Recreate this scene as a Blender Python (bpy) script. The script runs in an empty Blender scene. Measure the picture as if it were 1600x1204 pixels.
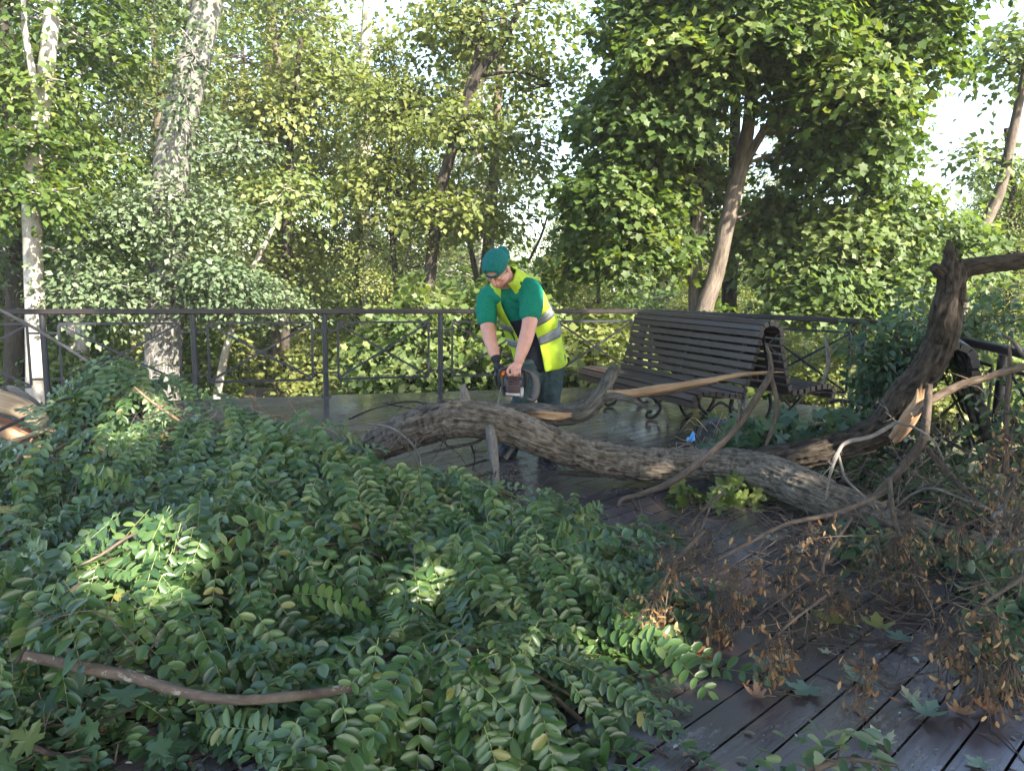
import bpy, math, random
import numpy as np
from mathutils import Vector, Matrix
rng = np.random.default_rng(7)
random.seed(7)
SC = bpy.context.scene
COL = SC.collection
rad = math.radians

# ------------------------------------------------------------------ camera, sky, sun, exposure
F, CX, CY, EYE = 1203.0, 800.0, 602.0, 1.47
cam = bpy.data.cameras.new('camera')
cam.sensor_width = 36; cam.lens = 36 * F / 1600; cam.clip_end = 800; cam.clip_start = 0.05
camo = bpy.data.objects.new('camera', cam); COL.objects.link(camo)
RM = Matrix.Rotation(rad(90 - 8.1), 4, 'X') @ Matrix.Rotation(rad(0.76), 4, 'Z')
camo.matrix_world = Matrix.Translation((0, 0, EYE)) @ RM
SC.camera = camo
RN = np.array(RM.to_3x3())

SUN_EL, SUN_AZ = rad(37), math.atan2(0.67, -0.74)
TOSUN = np.array([math.sin(SUN_AZ) * math.cos(SUN_EL), math.cos(SUN_AZ) * math.cos(SUN_EL), math.sin(SUN_EL)])
W = bpy.data.worlds.new('World'); SC.world = W; W.use_nodes = True
_n = W.node_tree.nodes; _l = W.node_tree.links
sky = _n.new('ShaderNodeTexSky'); sky.sky_type = 'NISHITA'; sky.sun_disc = False
sky.sun_elevation = SUN_EL; sky.sun_rotation = SUN_AZ; sky.air_density = 1.0; sky.dust_density = 1.5; sky.ozone_density = 1.0
_l.new(sky.outputs[0], _n['Background'].inputs[0]); _n['Background'].inputs[1].default_value = 0.15
sun = bpy.data.lights.new('sun', 'SUN'); sun.energy = 5.0; sun.angle = rad(0.55); sun.color = (1.0, 0.90, 0.76)
suno = bpy.data.objects.new('sun', sun); COL.objects.link(suno)
suno.rotation_euler = Vector(-TOSUN).to_track_quat('-Z', 'Y').to_euler()
SC.view_settings.view_transform = 'Standard'; SC.view_settings.look = 'None'
SC.view_settings.gamma = 1; SC.view_settings.exposure = 2.55
SC.render.engine = 'CYCLES'
cy = SC.cycles
cy.use_denoising = True; cy.max_bounces = 6; cy.diffuse_bounces = 3; cy.glossy_bounces = 3; cy.transmission_bounces = 4
cy.transparent_max_bounces = 4; cy.caustics_reflective = False; cy.caustics_refractive = False
cy.sample_clamp_indirect = 6

# ------------------------------------------------------------------ helpers
def ray(x, y):
    return RN @ np.array([(x - CX) / F, -(y - CY) / F, -1.0])
def P(x, y, Y):
    d = ray(x, y); return np.array([0, 0, EYE]) + d * (Y / d[1])
def G(x, y, z=0.0):
    d = ray(x, y); return np.array([0, 0, EYE]) + d * ((z - EYE) / d[2])
def nrm(a):
    a = np.asarray(a, float); return a / (np.linalg.norm(a, axis=-1, keepdims=True) + 1e-12)

def _hash(i, j, k):
    n = (i * 374761393 + j * 668265263 + k * 2147483647 + 12345) & 0xffffffff
    n = ((n ^ (n >> 13)) * 1274126177) & 0xffffffff
    n = ((n ^ (n >> 16)) * 2246822519) & 0xffffffff
    return ((n ^ (n >> 15)) & 0xffff) / 65535.0
def noise3(p):
    p = np.asarray(p, float); i = np.floor(p).astype(np.int64); f = p - i; f = f * f * (3 - 2 * f); out = 0
    for a in (0, 1):
        for b in (0, 1):
            for c in (0, 1):
                w = (f[..., 0] if a else 1 - f[..., 0]) * (f[..., 1] if b else 1 - f[..., 1]) * (f[..., 2] if c else 1 - f[..., 2])
                out = out + w * _hash(i[..., 0] + a, i[..., 1] + b, i[..., 2] + c)
    return out

class MB:
    """collects triangles and quads with a per-vertex data vector and builds ONE mesh object"""
    def __init__(s): s.V = []; s.D = []; s.Q = []; s.T = []; s.MQ = []; s.MT = []; s.n = 0
    def add(s, V, Fc, dat=None, mat=0):
        V = np.asarray(V, float).reshape(-1, 3); Fc = np.asarray(Fc, np.int64)
        if dat is None: dat = np.zeros((len(V), 3))
        dat = np.asarray(dat, float); dat = np.c_[dat, np.zeros(len(dat))] if dat.shape[1] == 3 else dat; s.V.append(V); s.D.append(dat)
        if Fc.shape[1] == 4: s.Q.append(Fc + s.n); s.MQ.append(np.full(len(Fc), mat))
        else: s.T.append(Fc + s.n); s.MT.append(np.full(len(Fc), mat))
        s.n += len(V); return s
    def box(s, c, h, ax=None, dat=None, mat=0, bev=0.0):
        """box at c with half sizes h along the axes ax (3x3 rows), edges chamfered by bev"""
        ax = np.eye(3) if ax is None else np.asarray(ax, float)
        h = np.asarray(h, float)
        if bev <= 0:
            v = np.array([[x, y, z] for x in (-1, 1) for y in (-1, 1) for z in (-1, 1)]) * h
            f = [[0, 1, 3, 2], [4, 6, 7, 5], [0, 4, 5, 1], [2, 3, 7, 6], [0, 2, 6, 4], [1, 5, 7, 3]]
            s.add(v @ ax + c, f, None if dat is None else np.tile(dat, (8, 1)), mat)
        else:
            ring = [(-1, -1, 1, 0), (1, -1, -1, 0), (1, -1, 0, 1), (1, 1, 0, -1), (1, 1, -1, 0), (-1, 1, 1, 0), (-1, 1, 0, -1), (-1, -1, 0, 1)]
            prof = [(a * h[1] + e * bev, b * h[2] + g * bev) for a, b, e, g in ring]
            xs = [(-h[0], 1), (-h[0] + bev * .6, 0), (h[0] - bev * .6, 0), (h[0], 1)]
            v = []
            for x, sh in xs:
                for p, q in prof: v.append((x, p - np.sign(p) * bev * .6 * sh, q - np.sign(q) * bev * .6 * sh))
            v = np.array(v); f = []
            for k in range(3):
                for i in range(8):
                    j = (i + 1) % 8; f.append((k * 8 + i, k * 8 + j, (k + 1) * 8 + j, (k + 1) * 8 + i))
            d = None if dat is None else np.tile(dat, (32, 1))
            s.add(v @ ax + c, f, d, mat)
            for k, o in ((0, 1), (24, 0)):
                cf = [(k, k + 7, k + 2, k + 1), (k + 7, k + 6, k + 3, k + 2), (k + 6, k + 5, k + 4, k + 3)]
                if not o: cf = [tuple(reversed(q)) for q in cf]
                s.Q.append(np.array(cf) + s.n - 32); s.MQ.append(np.full(3, mat))
        return s
    def bar(s, a, b, w, h, up=(0, 0, 1), mat=0, bev=0.0, dat=None):
        a = np.asarray(a, float); b = np.asarray(b, float); d = b - a; L = np.linalg.norm(d); x = d / L
        y = np.cross(up, x); y = y / (np.linalg.norm(y) + 1e-9); z = np.cross(x, y)
        return s.box((a + b) / 2, (L / 2, w / 2, h / 2), np.array([x, y, z]), dat, mat, bev)
    def tube(s, path, radii, seg=10, mat=0, caps=True, disp=None, var=0.0):
        V, Fc, D = tube(path, radii, seg, disp, var)
        s.add(V, Fc, D, mat)
        if caps:
            n = len(path)
            for k, c in ((0, path[0]), (n - 1, path[-1])):
                ring = V[k * seg:(k + 1) * seg]; Vc = np.vstack([ring, [c]])
                f = [((i + 1) % seg, i, seg) if k == 0 else (i, (i + 1) % seg, seg) for i in range(seg)]
                s.add(Vc, f, np.vstack([D[k * seg:(k + 1) * seg], [[0, 0, D[k * seg, 2], 0]]]), mat)
        return s
    def build(s, name, mats, parent=None, smooth=True):
        me = bpy.data.meshes.new(name)
        if s.n == 0: s.add(np.zeros((3, 3)), [[0, 1, 2]])
        V = np.concatenate(s.V); D = np.concatenate(s.D)
        me.vertices.add(len(V)); me.vertices.foreach_set('co', V.astype(np.float32).ravel())
        loops = []; tot = []; mi = []
        if s.Q: q = np.concatenate(s.Q); loops.append(q.ravel()); tot.append(np.full(len(q), 4)); mi.append(np.concatenate(s.MQ))
        if s.T: q = np.concatenate(s.T); loops.append(q.ravel()); tot.append(np.full(len(q), 3)); mi.append(np.concatenate(s.MT))
        loops = np.concatenate(loops); tot = np.concatenate(tot); mi = np.concatenate(mi)
        me.loops.add(len(loops)); me.loops.foreach_set('vertex_index', loops.astype(np.int32))
        me.polygons.add(len(tot)); st = np.concatenate([[0], np.cumsum(tot)[:-1]])
        me.polygons.foreach_set('loop_start', st.astype(np.int32))
        try: me.polygons.foreach_set('loop_total', tot.astype(np.int32))
        except Exception: pass
        me.polygons.foreach_set('material_index', mi.astype(np.int32))
        me.polygons.foreach_set('use_smooth', np.full(len(tot), smooth))
        at = me.attributes.new('dat', 'FLOAT_VECTOR', 'POINT'); at.data.foreach_set('vector', D[:, :3].astype(np.float32).ravel())
        if np.any(D[:, 3]): ah = me.attributes.new('hgt', 'FLOAT', 'POINT'); ah.data.foreach_set('value', D[:, 3].astype(np.float32))
        me.update(calc_edges=True); me.validate()
        for m in (mats if isinstance(mats, (list, tuple)) else [mats]): me.materials.append(m)
        o = bpy.data.objects.new(name, me); COL.objects.link(o)
        if parent is not None:
            o.parent = parent; o.matrix_parent_inverse = parent.matrix_basis.inverted()
        return o

def tube(path, radii, seg=10, disp=None, var=0.0):
    path = np.asarray(path, float); n = len(path); radii = np.broadcast_to(np.asarray(radii, float), (n,))
    t = nrm(np.gradient(path, axis=0)); ref = np.array([0, 0, 1.0]) if abs(t[0][2]) < .9 else np.array([1.0, 0, 0])
    u = nrm(np.cross(ref, t[0])); U = [u]
    for i in range(1, n):
        u = U[-1] - t[i] * np.dot(U[-1], t[i]); U.append(nrm(u))
    U = np.array(U); Wv = np.cross(t, U)
    L = np.concatenate([[0], np.cumsum(np.linalg.norm(np.diff(path, axis=0), axis=1))])
    th = np.arange(seg) * 2 * np.pi / seg; c = np.cos(th); sn = np.sin(th)
    dirs = U[:, None] * c[None, :, None] + Wv[:, None] * sn[None, :, None]
    D = np.stack([radii[:, None] * c, radii[:, None] * sn, np.repeat(L[:, None], seg, 1)], -1)
    r = np.repeat(radii[:, None], seg, 1); hh = 0 * r
    if disp is not None: hh = disp(D, r); r = r + hh
    V = (path[:, None] + dirs * r[..., None]).reshape(-1, 3)
    i = np.arange(n - 1)[:, None] * seg; j = np.arange(seg)[None]; j2 = (j + 1) % seg
    Fc = np.stack([i + j, i + j2, i + seg + j2, i + seg + j], -1).reshape(-1, 4)
    D = D + np.array([var * 7.3, var * 3.1, var * 11.0])
    return V, Fc, np.c_[D.reshape(-1, 3), hh.reshape(-1)]

def spline(pts, step=0.1, closed=False):
    """Catmull-Rom through rows of any width; xyz are the first three columns"""
    p = np.asarray(pts, float)
    p = np.vstack([2 * p[0] - p[1], p, 2 * p[-1] - p[-2]]); out = []
    for i in range(1, len(p) - 2):
        n = max(2, int(np.linalg.norm(p[i + 1][:3] - p[i][:3]) / step) + 1)
        t = np.linspace(0, 1, n, endpoint=False)[:, None]
        a, b, c, d = p[i - 1], p[i], p[i + 1], p[i + 2]
        out.append(.5 * (2 * b + (c - a) * t + (2 * a - 5 * b + 4 * c - d) * t * t + (3 * b - a - 3 * c + d) * t ** 3))
    return np.vstack(out + [p[-2:-1]])

def tag(o, label=None, cat=None, group=None, kind=None):
    if label: o['label'] = label
    if cat: o['category'] = cat
    if group: o['group'] = group
    if kind: o['kind'] = kind
    return o
def empty(name, loc=(0, 0, 0), label=None, cat=None, group=None, rz=0):
    o = bpy.data.objects.new(name, None); COL.objects.link(o); o.location = loc; o.rotation_euler = (0, 0, rz)
    return tag(o, label, cat, group)
def copy_tree(o, parent=None):
    c = o.copy(); COL.objects.link(c); c.parent = parent
    for ch in list(o.children): copy_tree(ch, c)
    return c

# ------------------------------------------------------------------ materials
def new_mat(name):
    m = bpy.data.materials.new(name); m.use_nodes = True
    nt = m.node_tree; b = nt.nodes['Principled BSDF']; return m, nt.nodes, nt.links, b
def attr(n):
    a = n.new('ShaderNodeAttribute'); a.attribute_name = 'dat'; return a
def ramp(n, stops):
    r = n.new('ShaderNodeValToRGB'); e = r.color_ramp.elements
    while len(e) < len(stops): e.new(.5)
    for x, (p, c) in zip(e, stops): x.position = p; x.color = (*c, 1)
    return r
def noise_node(n, l, vec, scale, detail=5, rough=.6, dist=0.0):
    t = n.new('ShaderNodeTexNoise'); t.inputs['Scale'].default_value = scale; t.inputs['Detail'].default_value = detail
    t.inputs['Roughness'].default_value = rough; t.inputs['Distortion'].default_value = dist
    if vec is not None: l.new(vec, t.inputs['Vector'])
    return t
def mapping(n, l, vec, sc):
    m = n.new('ShaderNodeMapping'); m.inputs['Scale'].default_value = sc; l.new(vec, m.inputs[0]); return m.outputs[0]
def bump(n, l, b, h, strength, dist):
    k = n.new('ShaderNodeBump'); k.inputs['Strength'].default_value = strength; k.inputs['Distance'].default_value = dist
    l.new(h, k.inputs['Height']); l.new(k.outputs[0], b.inputs['Normal']); return k

def leaf_mat(name, stops, trans=0.4, rough=0.45, spec=0.4, tint=(1.25, 1.25, .55), under=None):
    """leaf: the per-leaf number in dat.x picks its colour; light passes through as in a thin leaf"""
    m, n, l, b = new_mat(name); a = attr(n); s = n.new('ShaderNodeSeparateXYZ'); l.new(a.outputs['Vector'], s.inputs[0])
    r = ramp(n, stops); l.new(s.outputs[0], r.inputs[0]); col = r.outputs[0]
    if under is not None:
        g = n.new('ShaderNodeNewGeometry'); mx = n.new('ShaderNodeMix'); mx.data_type = 'RGBA'; mx.blend_type = 'MIX'
        ml = n.new('ShaderNodeMath'); ml.operation = 'MULTIPLY'; ml.inputs[1].default_value = under[1]; l.new(g.outputs['Backfacing'], ml.inputs[0])
        l.new(ml.outputs[0], mx.inputs['Factor']); l.new(col, mx.inputs['A']); mx.inputs['B'].default_value = (*under[0], 1); col = mx.outputs['Result']
    l.new(col, b.inputs['Base Color']); b.inputs['Roughness'].default_value = rough; b.inputs['Specular IOR Level'].default_value = spec
    t = n.new('ShaderNodeBsdfTranslucent'); mu = n.new('ShaderNodeMix'); mu.data_type = 'RGBA'; mu.blend_type = 'MULTIPLY'; mu.inputs['Factor'].default_value = 1
    l.new(col, mu.inputs['A']); mu.inputs['B'].default_value = (*tint, 1); l.new(mu.outputs['Result'], t.inputs[0])
    ms = n.new('ShaderNodeMixShader'); ms.inputs[0].default_value = trans; l.new(b.outputs[0], ms.inputs[1]); l.new(t.outputs[0], ms.inputs[2])
    l.new(ms.outputs[0], n['Material Output'].inputs[0]); return m

def bark_mat(name, dark, light, fine=30.0, stretch=.22, bstr=.8, bdist=.02, patch=None, rough=.9, hgt=None, foot=None):
    m, n, l, b = new_mat(name); a = attr(n)
    v = mapping(n, l, a.outputs['Vector'], (1, 1, stretch))
    t = noise_node(n, l, v, fine, 6, .65, .6); r = ramp(n, [(.33, dark), (.68, light)]); l.new(t.outputs[0], r.inputs[0])
    col = r.outputs[0]
    big = noise_node(n, l, mapping(n, l, a.outputs['Vector'], (1, 1, .6)), 4, 4, .6)
    mx = n.new('ShaderNodeMix'); mx.data_type = 'RGBA'; mx.blend_type = 'MULTIPLY'; mx.inputs['Factor'].default_value = .8
    r2 = ramp(n, [(.35, (.55, .55, .5)), (.7, (1.15, 1.12, 1.1))]); l.new(big.outputs[0], r2.inputs[0]); l.new(col, mx.inputs['A']); l.new(r2.outputs[0], mx.inputs['B'])
    col = mx.outputs['Result']
    if foot is not None:
        sx = n.new('ShaderNodeSeparateXYZ'); l.new(a.outputs['Vector'], sx.inputs[0]); fz = n.new('ShaderNodeMath'); fz.operation = 'MULTIPLY_ADD'; fz.inputs[1].default_value = 1.6; l.new(big.outputs[0], fz.inputs[0]); l.new(sx.outputs[2], fz.inputs[2])
        fr = n.new('ShaderNodeMapRange'); fr.inputs['From Min'].default_value = foot[0]; fr.inputs['From Max'].default_value = foot[1]; l.new(fz.outputs[0], fr.inputs[0]); m4 = n.new('ShaderNodeMix'); m4.data_type = 'RGBA'
        fc = ramp(n, [(.36, (.022, .021, .019)), (.62, (.20, .195, .18))]); l.new(t.outputs[0], fc.inputs[0]); l.new(fr.outputs[0], m4.inputs['Factor']); l.new(fc.outputs[0], m4.inputs['A']); l.new(col, m4.inputs['B']); col = m4.outputs['Result']
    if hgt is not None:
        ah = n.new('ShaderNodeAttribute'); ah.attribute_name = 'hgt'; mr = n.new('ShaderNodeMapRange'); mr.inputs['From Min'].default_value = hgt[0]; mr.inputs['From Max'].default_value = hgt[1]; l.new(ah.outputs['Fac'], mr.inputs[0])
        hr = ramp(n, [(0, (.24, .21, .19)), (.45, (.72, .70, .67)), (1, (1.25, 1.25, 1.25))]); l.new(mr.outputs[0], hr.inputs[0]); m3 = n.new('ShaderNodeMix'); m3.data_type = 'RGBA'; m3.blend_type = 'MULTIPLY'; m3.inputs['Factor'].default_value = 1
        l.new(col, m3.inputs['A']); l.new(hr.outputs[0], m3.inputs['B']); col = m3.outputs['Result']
    if patch is not None:
        pn = noise_node(n, l, mapping(n, l, a.outputs['Vector'], (1, 1, .8)), patch[0], 5, .7, .5); pr = ramp(n, [(patch[1], (0, 0, 0)), (patch[1] + .06, (1, 1, 1))])
        l.new(pn.outputs[0], pr.inputs[0]); m2 = n.new('ShaderNodeMix'); m2.data_type = 'RGBA'
        l.new(pr.outputs[0], m2.inputs['Factor']); l.new(col, m2.inputs['A']); m2.inputs['B'].default_value = (*patch[2], 1); col = m2.outputs['Result']
    l.new(col, b.inputs['Base Color']); b.inputs['Roughness'].default_value = rough; b.inputs['Specular IOR Level'].default_value = .2
    bump(n, l, b, t.outputs[0], bstr, bdist); return m

def plain_mat(name, col, rough=.5, metal=0.0, spec=.5, nscale=20, namp=.25, bstr=.1, bdist=.005):
    """one colour with uneven wear and a little relief, in object coordinates"""
    m, n, l, b = new_mat(name); c = n.new('ShaderNodeTexCoord')
    t = noise_node(n, l, c.outputs['Object'], nscale, 5, .6); lo = tuple(x * (1 - namp) for x in col); hi = tuple(min(1, x * (1 + namp)) for x in col)
    r = ramp(n, [(.3, lo), (.7, hi)]); l.new(t.outputs[0], r.inputs[0]); l.new(r.outputs[0], b.inputs['Base Color'])
    b.inputs['Roughness'].default_value = rough; b.inputs['Metallic'].default_value = metal; b.inputs['Specular IOR Level'].default_value = spec
    if bstr: bump(n, l, b, t.outputs[0], bstr, bdist)
    return m

MAT = {}
MAT['maple'] = leaf_mat('maple_leaf', [(0, (.034, .072, .016)), (.55, (.085, .135, .03)), (1, (.20, .22, .055))], .5, .5, .35)
MAT['mixed'] = leaf_mat('mixed_leaf', [(0, (.07, .105, .028)), (.5, (.15, .18, .05)), (1, (.27, .27, .085))], .5, .5, .35)
MAT['silver'] = leaf_mat('poplar_leaf', [(0, (.05, .085, .04)), (.5, (.09, .13, .062)), (1, (.16, .195, .105))], .3, .5, .4, (1.1, 1.15, .7))
MAT['bush'] = leaf_mat('bush_leaf', [(0, (.055, .10, .028)), (.6, (.125, .175, .055)), (1, (.22, .25, .09))], .5, .5, .35)
MAT['bark_pale'] = bark_mat('bark_pale', (.26, .235, .20), (.48, .45, .40), 14, .5, .3, .01)
MAT['bark_poplar'] = bark_mat('bark_poplar', (.12, .12, .105), (.29, .285, .26), 16, .35, .6, .02, (11, .62, (.19, .18, .16)), foot=(8.1, 9.8))
MAT['bark_dark'] = bark_mat('bark_dark', (.024, .02, .016), (.075, .064, .052), 26, .2, .8, .02)
MAT['bark_maple'] = bark_mat('bark_maple', (.065, .053, .043), (.17, .14, .115), 26, .2, .7, .015)
MAT['bark_blotch'] = bark_mat('bark_blotch', (.06, .045, .036), (.15, .12, .095), 30, .4, .5, .004, (26, .58, (.24, .21, .17)))
MAT['bark_furrow'] = bark_mat('bark_furrow', (.04, .038, .034), (.20, .19, .17), 40, .25, 1.0, .04)

# ------------------------------------------------------------------ the ground and the deck
def ground_z(x, y):
    r = np.hypot(x * .8, y - 3)
    z = -.55 - 1.7 * np.clip((r - 7) / 16, 0, 1) ** 1.1 + .02 * np.clip(r - 40, 0, 400)
    return z + .35 * (noise3(np.stack([x * .25, y * .25, 0 * x], -1)) - .5) * np.clip((r - 5) / 5, 0, 1)
def make_ground():
    a = np.concatenate([np.linspace(-90, -45, 8), np.linspace(-40, 40, 90), np.linspace(45, 90, 8)])
    X, Y = np.meshgrid(a, a + 10, indexing='ij'); Z = ground_z(X, Y); n = len(a)
    i = np.arange(n - 1)[:, None] * n; j = np.arange(n - 1)[None]
    Fc = np.stack([i + j, i + n + j, i + n + j + 1, i + j + 1], -1).reshape(-1, 4)
    m, nn, l, b = new_mat('forest_floor'); c = nn.new('ShaderNodeTexCoord')
    t = noise_node(nn, l, c.outputs['Object'], .6, 6, .65); t2 = noise_node(nn, l, c.outputs['Object'], 14, 4, .7)
    r = ramp(nn, [(.38, (.035, .06, .015)), (.52, (.08, .085, .03)), (.62, (.17, .125, .075))]); l.new(t.outputs[0], r.inputs[0])
    mx = nn.new('ShaderNodeMix'); mx.data_type = 'RGBA'; mx.blend_type = 'MULTIPLY'; mx.inputs['Factor'].default_value = .7
    r2 = ramp(nn, [(.3, (.45, .45, .45)), (.7, (1.3, 1.25, 1.2))]); l.new(t2.outputs[0], r2.inputs[0]); l.new(r.outputs[0], mx.inputs['A']); l.new(r2.outputs[0], mx.inputs['B'])
    l.new(mx.outputs['Result'], b.inputs['Base Color']); b.inputs['Roughness'].default_value = .95; bump(nn, l, b, t2.outputs[0], .6, .08)
    o = MB().add(np.stack([X, Y, Z], -1), Fc).build('ground', m); tag(o, kind='structure')
make_ground()

# corners of the platform (railing line), seen from above
C0, C1, C2, C3 = np.array([-9.3, 7.0]), np.array([1.80, 10.42]), np.array([3.95, 8.45]), np.array([3.02, 3.55])
DECK_POLY = [C0, C1, C2, C3, np.array([2.6, -4.0]), np.array([-9.3, -4.0])]
def deck_mat():
    m, n, l, b = new_mat('deck_paint'); a = attr(n); c = n.new('ShaderNodeTexCoord')
    s = n.new('ShaderNodeSeparateXYZ'); l.new(a.outputs['Vector'], s.inputs[0])
    rot = n.new('ShaderNodeMapping'); rot.inputs['Rotation'].default_value = (0, 0, rad(-44)); l.new(c.outputs['Object'], rot.inputs[0])
    grain = noise_node(n, l, mapping(n, l, rot.outputs[0], (1.2, 22, 20)), 3, 6, .65, .4)
    base = ramp(n, [(0, (.030, .024, .028)), (.5, (.045, .036, .040)), (1, (.068, .053, .056))]); l.new(s.outputs[0], base.inputs[0])
    g2 = ramp(n, [(.3, (.72, .72, .74)), (.7, (1.2, 1.18, 1.15))]); l.new(grain.outputs[0], g2.inputs[0])
    mx = n.new('ShaderNodeMix'); mx.data_type = 'RGBA'; mx.blend_type = 'MULTIPLY'; mx.inputs['Factor'].default_value = .8
    l.new(base.outputs[0], mx.inputs['A']); l.new(g2.outputs[0], mx.inputs['B'])
    st = noise_node(n, l, rot.outputs[0], 2.3, 7, .72, .6); sr = ramp(n, [(.55, (0, 0, 0)), (.66, (1, 1, 1))]); l.new(st.outputs[0], sr.inputs[0])
    st2 = noise_node(n, l, mapping(n, l, rot.outputs[0], (1, 2.5, 1)), 11, 6, .75); sr2 = ramp(n, [(.5, (0, 0, 0)), (.68, (1, 1, 1))]); l.new(st2.outputs[0], sr2.inputs[0])
    mm = n.new('ShaderNodeMath'); mm.operation = 'MULTIPLY'; l.new(sr.outputs[0], mm.inputs[0]); l.new(sr2.outputs[0], mm.inputs[1])
    m2 = n.new('ShaderNodeMix'); m2.data_type = 'RGBA'; l.new(mm.outputs[0], m2.inputs['Factor']); l.new(mx.outputs['Result'], m2.inputs['A']); m2.inputs['B'].default_value = (.30, .29, .31, 1)
    l.new(m2.outputs['Result'], b.inputs['Base Color'])
    wet = noise_node(n, l, rot.outputs[0], .9, 4, .6); wr = n.new('ShaderNodeMapRange'); wr.inputs['From Min'].default_value = .35; wr.inputs['From Max'].default_value = .65
    wr.inputs['To Min'].default_value = .13; wr.inputs['To Max'].default_value = .36; l.new(wet.outputs[0], wr.inputs[0]); l.new(wr.outputs[0], b.inputs['Roughness'])
    b.inputs['Specular IOR Level'].default_value = 1.0; bump(n, l, b, grain.outputs[0], .25, .003); return m
MAT['deck'] = deck_mat()

def clip_poly(poly, n, lo, hi):
    """keep the part of a convex polygon with lo <= p.n <= hi"""
    for sgn, lim in ((1, lo), (-1, -hi)):
        out = []
        for i in range(len(poly)):
            a, b = poly[i], poly[(i + 1) % len(poly)]; da, db = sgn * (a @ n) - lim, sgn * (b @ n) - lim
            if da >= 0: out.append(a)
            if da * db < 0: out.append(a + (b - a) * da / (da - db))
        poly = out
        if len(poly) < 3: return []
    return poly
def make_deck():
    th = rad(44); d = np.array([math.cos(th), math.sin(th)]); n = np.array([-math.sin(th), math.cos(th)])
    ext = [p + .12 * nrm(p - np.array([-2, 3.0])) for p in DECK_POLY]
    pitch, gap = .132, .009; mb = MB(); o0 = 1.026 - .132 * 200
    for k in range(420):
        lo = o0 + k * pitch + gap / 2
        q = clip_poly(ext, n, lo, lo + pitch - gap)
        if len(q) < 3: continue
        q = np.array(q); t = q @ d; lo_t, hi_t = t.min(), t.max(); s0 = lo_t - 5 + 4.2 * _hash(np.int64(k), np.int64(3), np.int64(1))
        # boards about 4 m long laid end to end
        cuts = [lo_t] + [x for x in np.arange(s0, hi_t, 4.0) if lo_t + .3 < x < hi_t - .3] + [hi_t]
        for a, b in zip(cuts[:-1], cuts[1:]):
            pc = clip_poly([p for p in q], d, a + .002, b - .002)
            if len(pc) < 3: continue
            pc = np.array(pc); m = len(pc); zt = .0012 * random.random(); var = random.random()
            c = pc.mean(0); inn = pc + nrm(c - pc) * .006
            V = np.vstack([np.c_[inn, np.full(m, zt)], np.c_[pc, np.full(m, zt - .004)], np.c_[pc, np.full(m, -.035)]])
            D = np.tile([var, 0, 0], (len(V), 1)); f4 = []; f3 = []
            for i in range(m):
                j = (i + 1) % m; f4 += [(m + i, m + j, j, i), (2 * m + i, 2 * m + j, m + j, m + i)]
            for i in range(1, m - 1): f3.append((0, i, i + 1))
            base = mb.n; mb.add(V, f4, D); mb.T.append(np.array(f3) + base); mb.MT.append(np.zeros(len(f3)))
    tag(mb.build('deck', MAT['deck'], smooth=False), kind='structure')
    jb = MB(); jm = plain_mat('joist_wood', (.03, .022, .018), .8)
    for i, (a, b) in enumerate(zip(ext, ext[1:] + ext[:1])):
        a, b = np.array([*a, -.14]), np.array([*b, -.14]); k = nrm(b - a)
        jb.bar(a + k * .05, b - k * .05, .05, .19)
    for x in np.arange(-8.5, 3.5, .6):
        q = clip_poly(ext, np.array([1.0, 0]), x, x + .06)
        if len(q) > 2:
            q = np.array(q); jb.box(((q[:, 0].min() + q[:, 0].max()) / 2, (q[:, 1].min() + q[:, 1].max()) / 2, -.13), (.03, (q[:, 1].max() - q[:, 1].min()) / 2 - .12, .09))
    tag(jb.build('deck_frame', jm, smooth=False), kind='structure')
make_deck()

# ------------------------------------------------------------------ railing
MAT['rail_metal'] = plain_mat('rail_paint', (.014, .015, .020), .42, .0, .4, 30, .3, .05)
MAT['handrail'] = plain_mat('handrail_paint', (.012, .008, .009), .36, .0, .35, 8, .35, .05)
def railing(a, b, ts, label, H=1.05, open_end=None):
    """a run of railing from a to b; posts at the fractions ts"""
    a3, b3 = np.array([*a, 0.0]), np.array([*b, 0.0]); L = np.linalg.norm(b3 - a3); d = (b3 - a3) / L; nv = np.array([-d[1], d[0], 0])
    root = empty('metal_railing', tuple((a3 + b3) / 2), label, 'railing', 'railing runs round the deck')
    MB().bar(a3 + [0, 0, H - .028], b3 + [0, 0, H - .028], .095, .056, bev=.008).build('handrail', MAT['handrail'], root, False)
    pos = [a3 + d * L * t for t in ts]
    for p in pos:
        m = MB(); m.tube([p + [0, 0, .0], p + [0, 0, H - .046]], .032, 14, caps=False)
        m.tube([p + [0, 0, .001], p + [0, 0, .012]], .06, 14)
        m.build('post', MAT['rail_metal'], root)
    for p, q in zip(pos[:-1], pos[1:]):
        s = np.linalg.norm(q - p); k0, k1 = p + d * .15, q - d * .15; zt, zb = H - .16, .21
        fr = MB()
        for z in (zt, zb): fr.bar(k0 + [0, 0, z], k1 + [0, 0, z], .012, .026)
        for k in (k0, k1): fr.bar(k + [0, 0, zb + .014], k + [0, 0, zt - .014], .026, .012, up=nv)
        for z in (zt - .10, zb + .08):
            fr.bar(p + d * .033 + [0, 0, z], k0 - d * .007 + [0, 0, z], .01, .022); fr.bar(k1 + d * .007 + [0, 0, z], q - d * .033 + [0, 0, z], .01, .022)
        fo = fr.build('panel_frame', MAT['rail_metal'], root, False)
        for sg in (0, 1):
            z0, z1 = (zb, zt) if sg else (zt, zb)
            MB().bar(k0 + d * .014 + [0, 0, z0 + (.018 if sg else -.018)] + nv * (.009 if sg else -.009), k1 - d * .014 + [0, 0, z1 - (.018 if sg else -.018)] + nv * (.009 if sg else -.009), .008, .024).build('cross_brace', MAT['rail_metal'], fo, False)
    return root
LA = np.linalg.norm(C1 - C0)
tp = lambda x: (x - C0[0]) / (C1[0] - C0[0])
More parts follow.
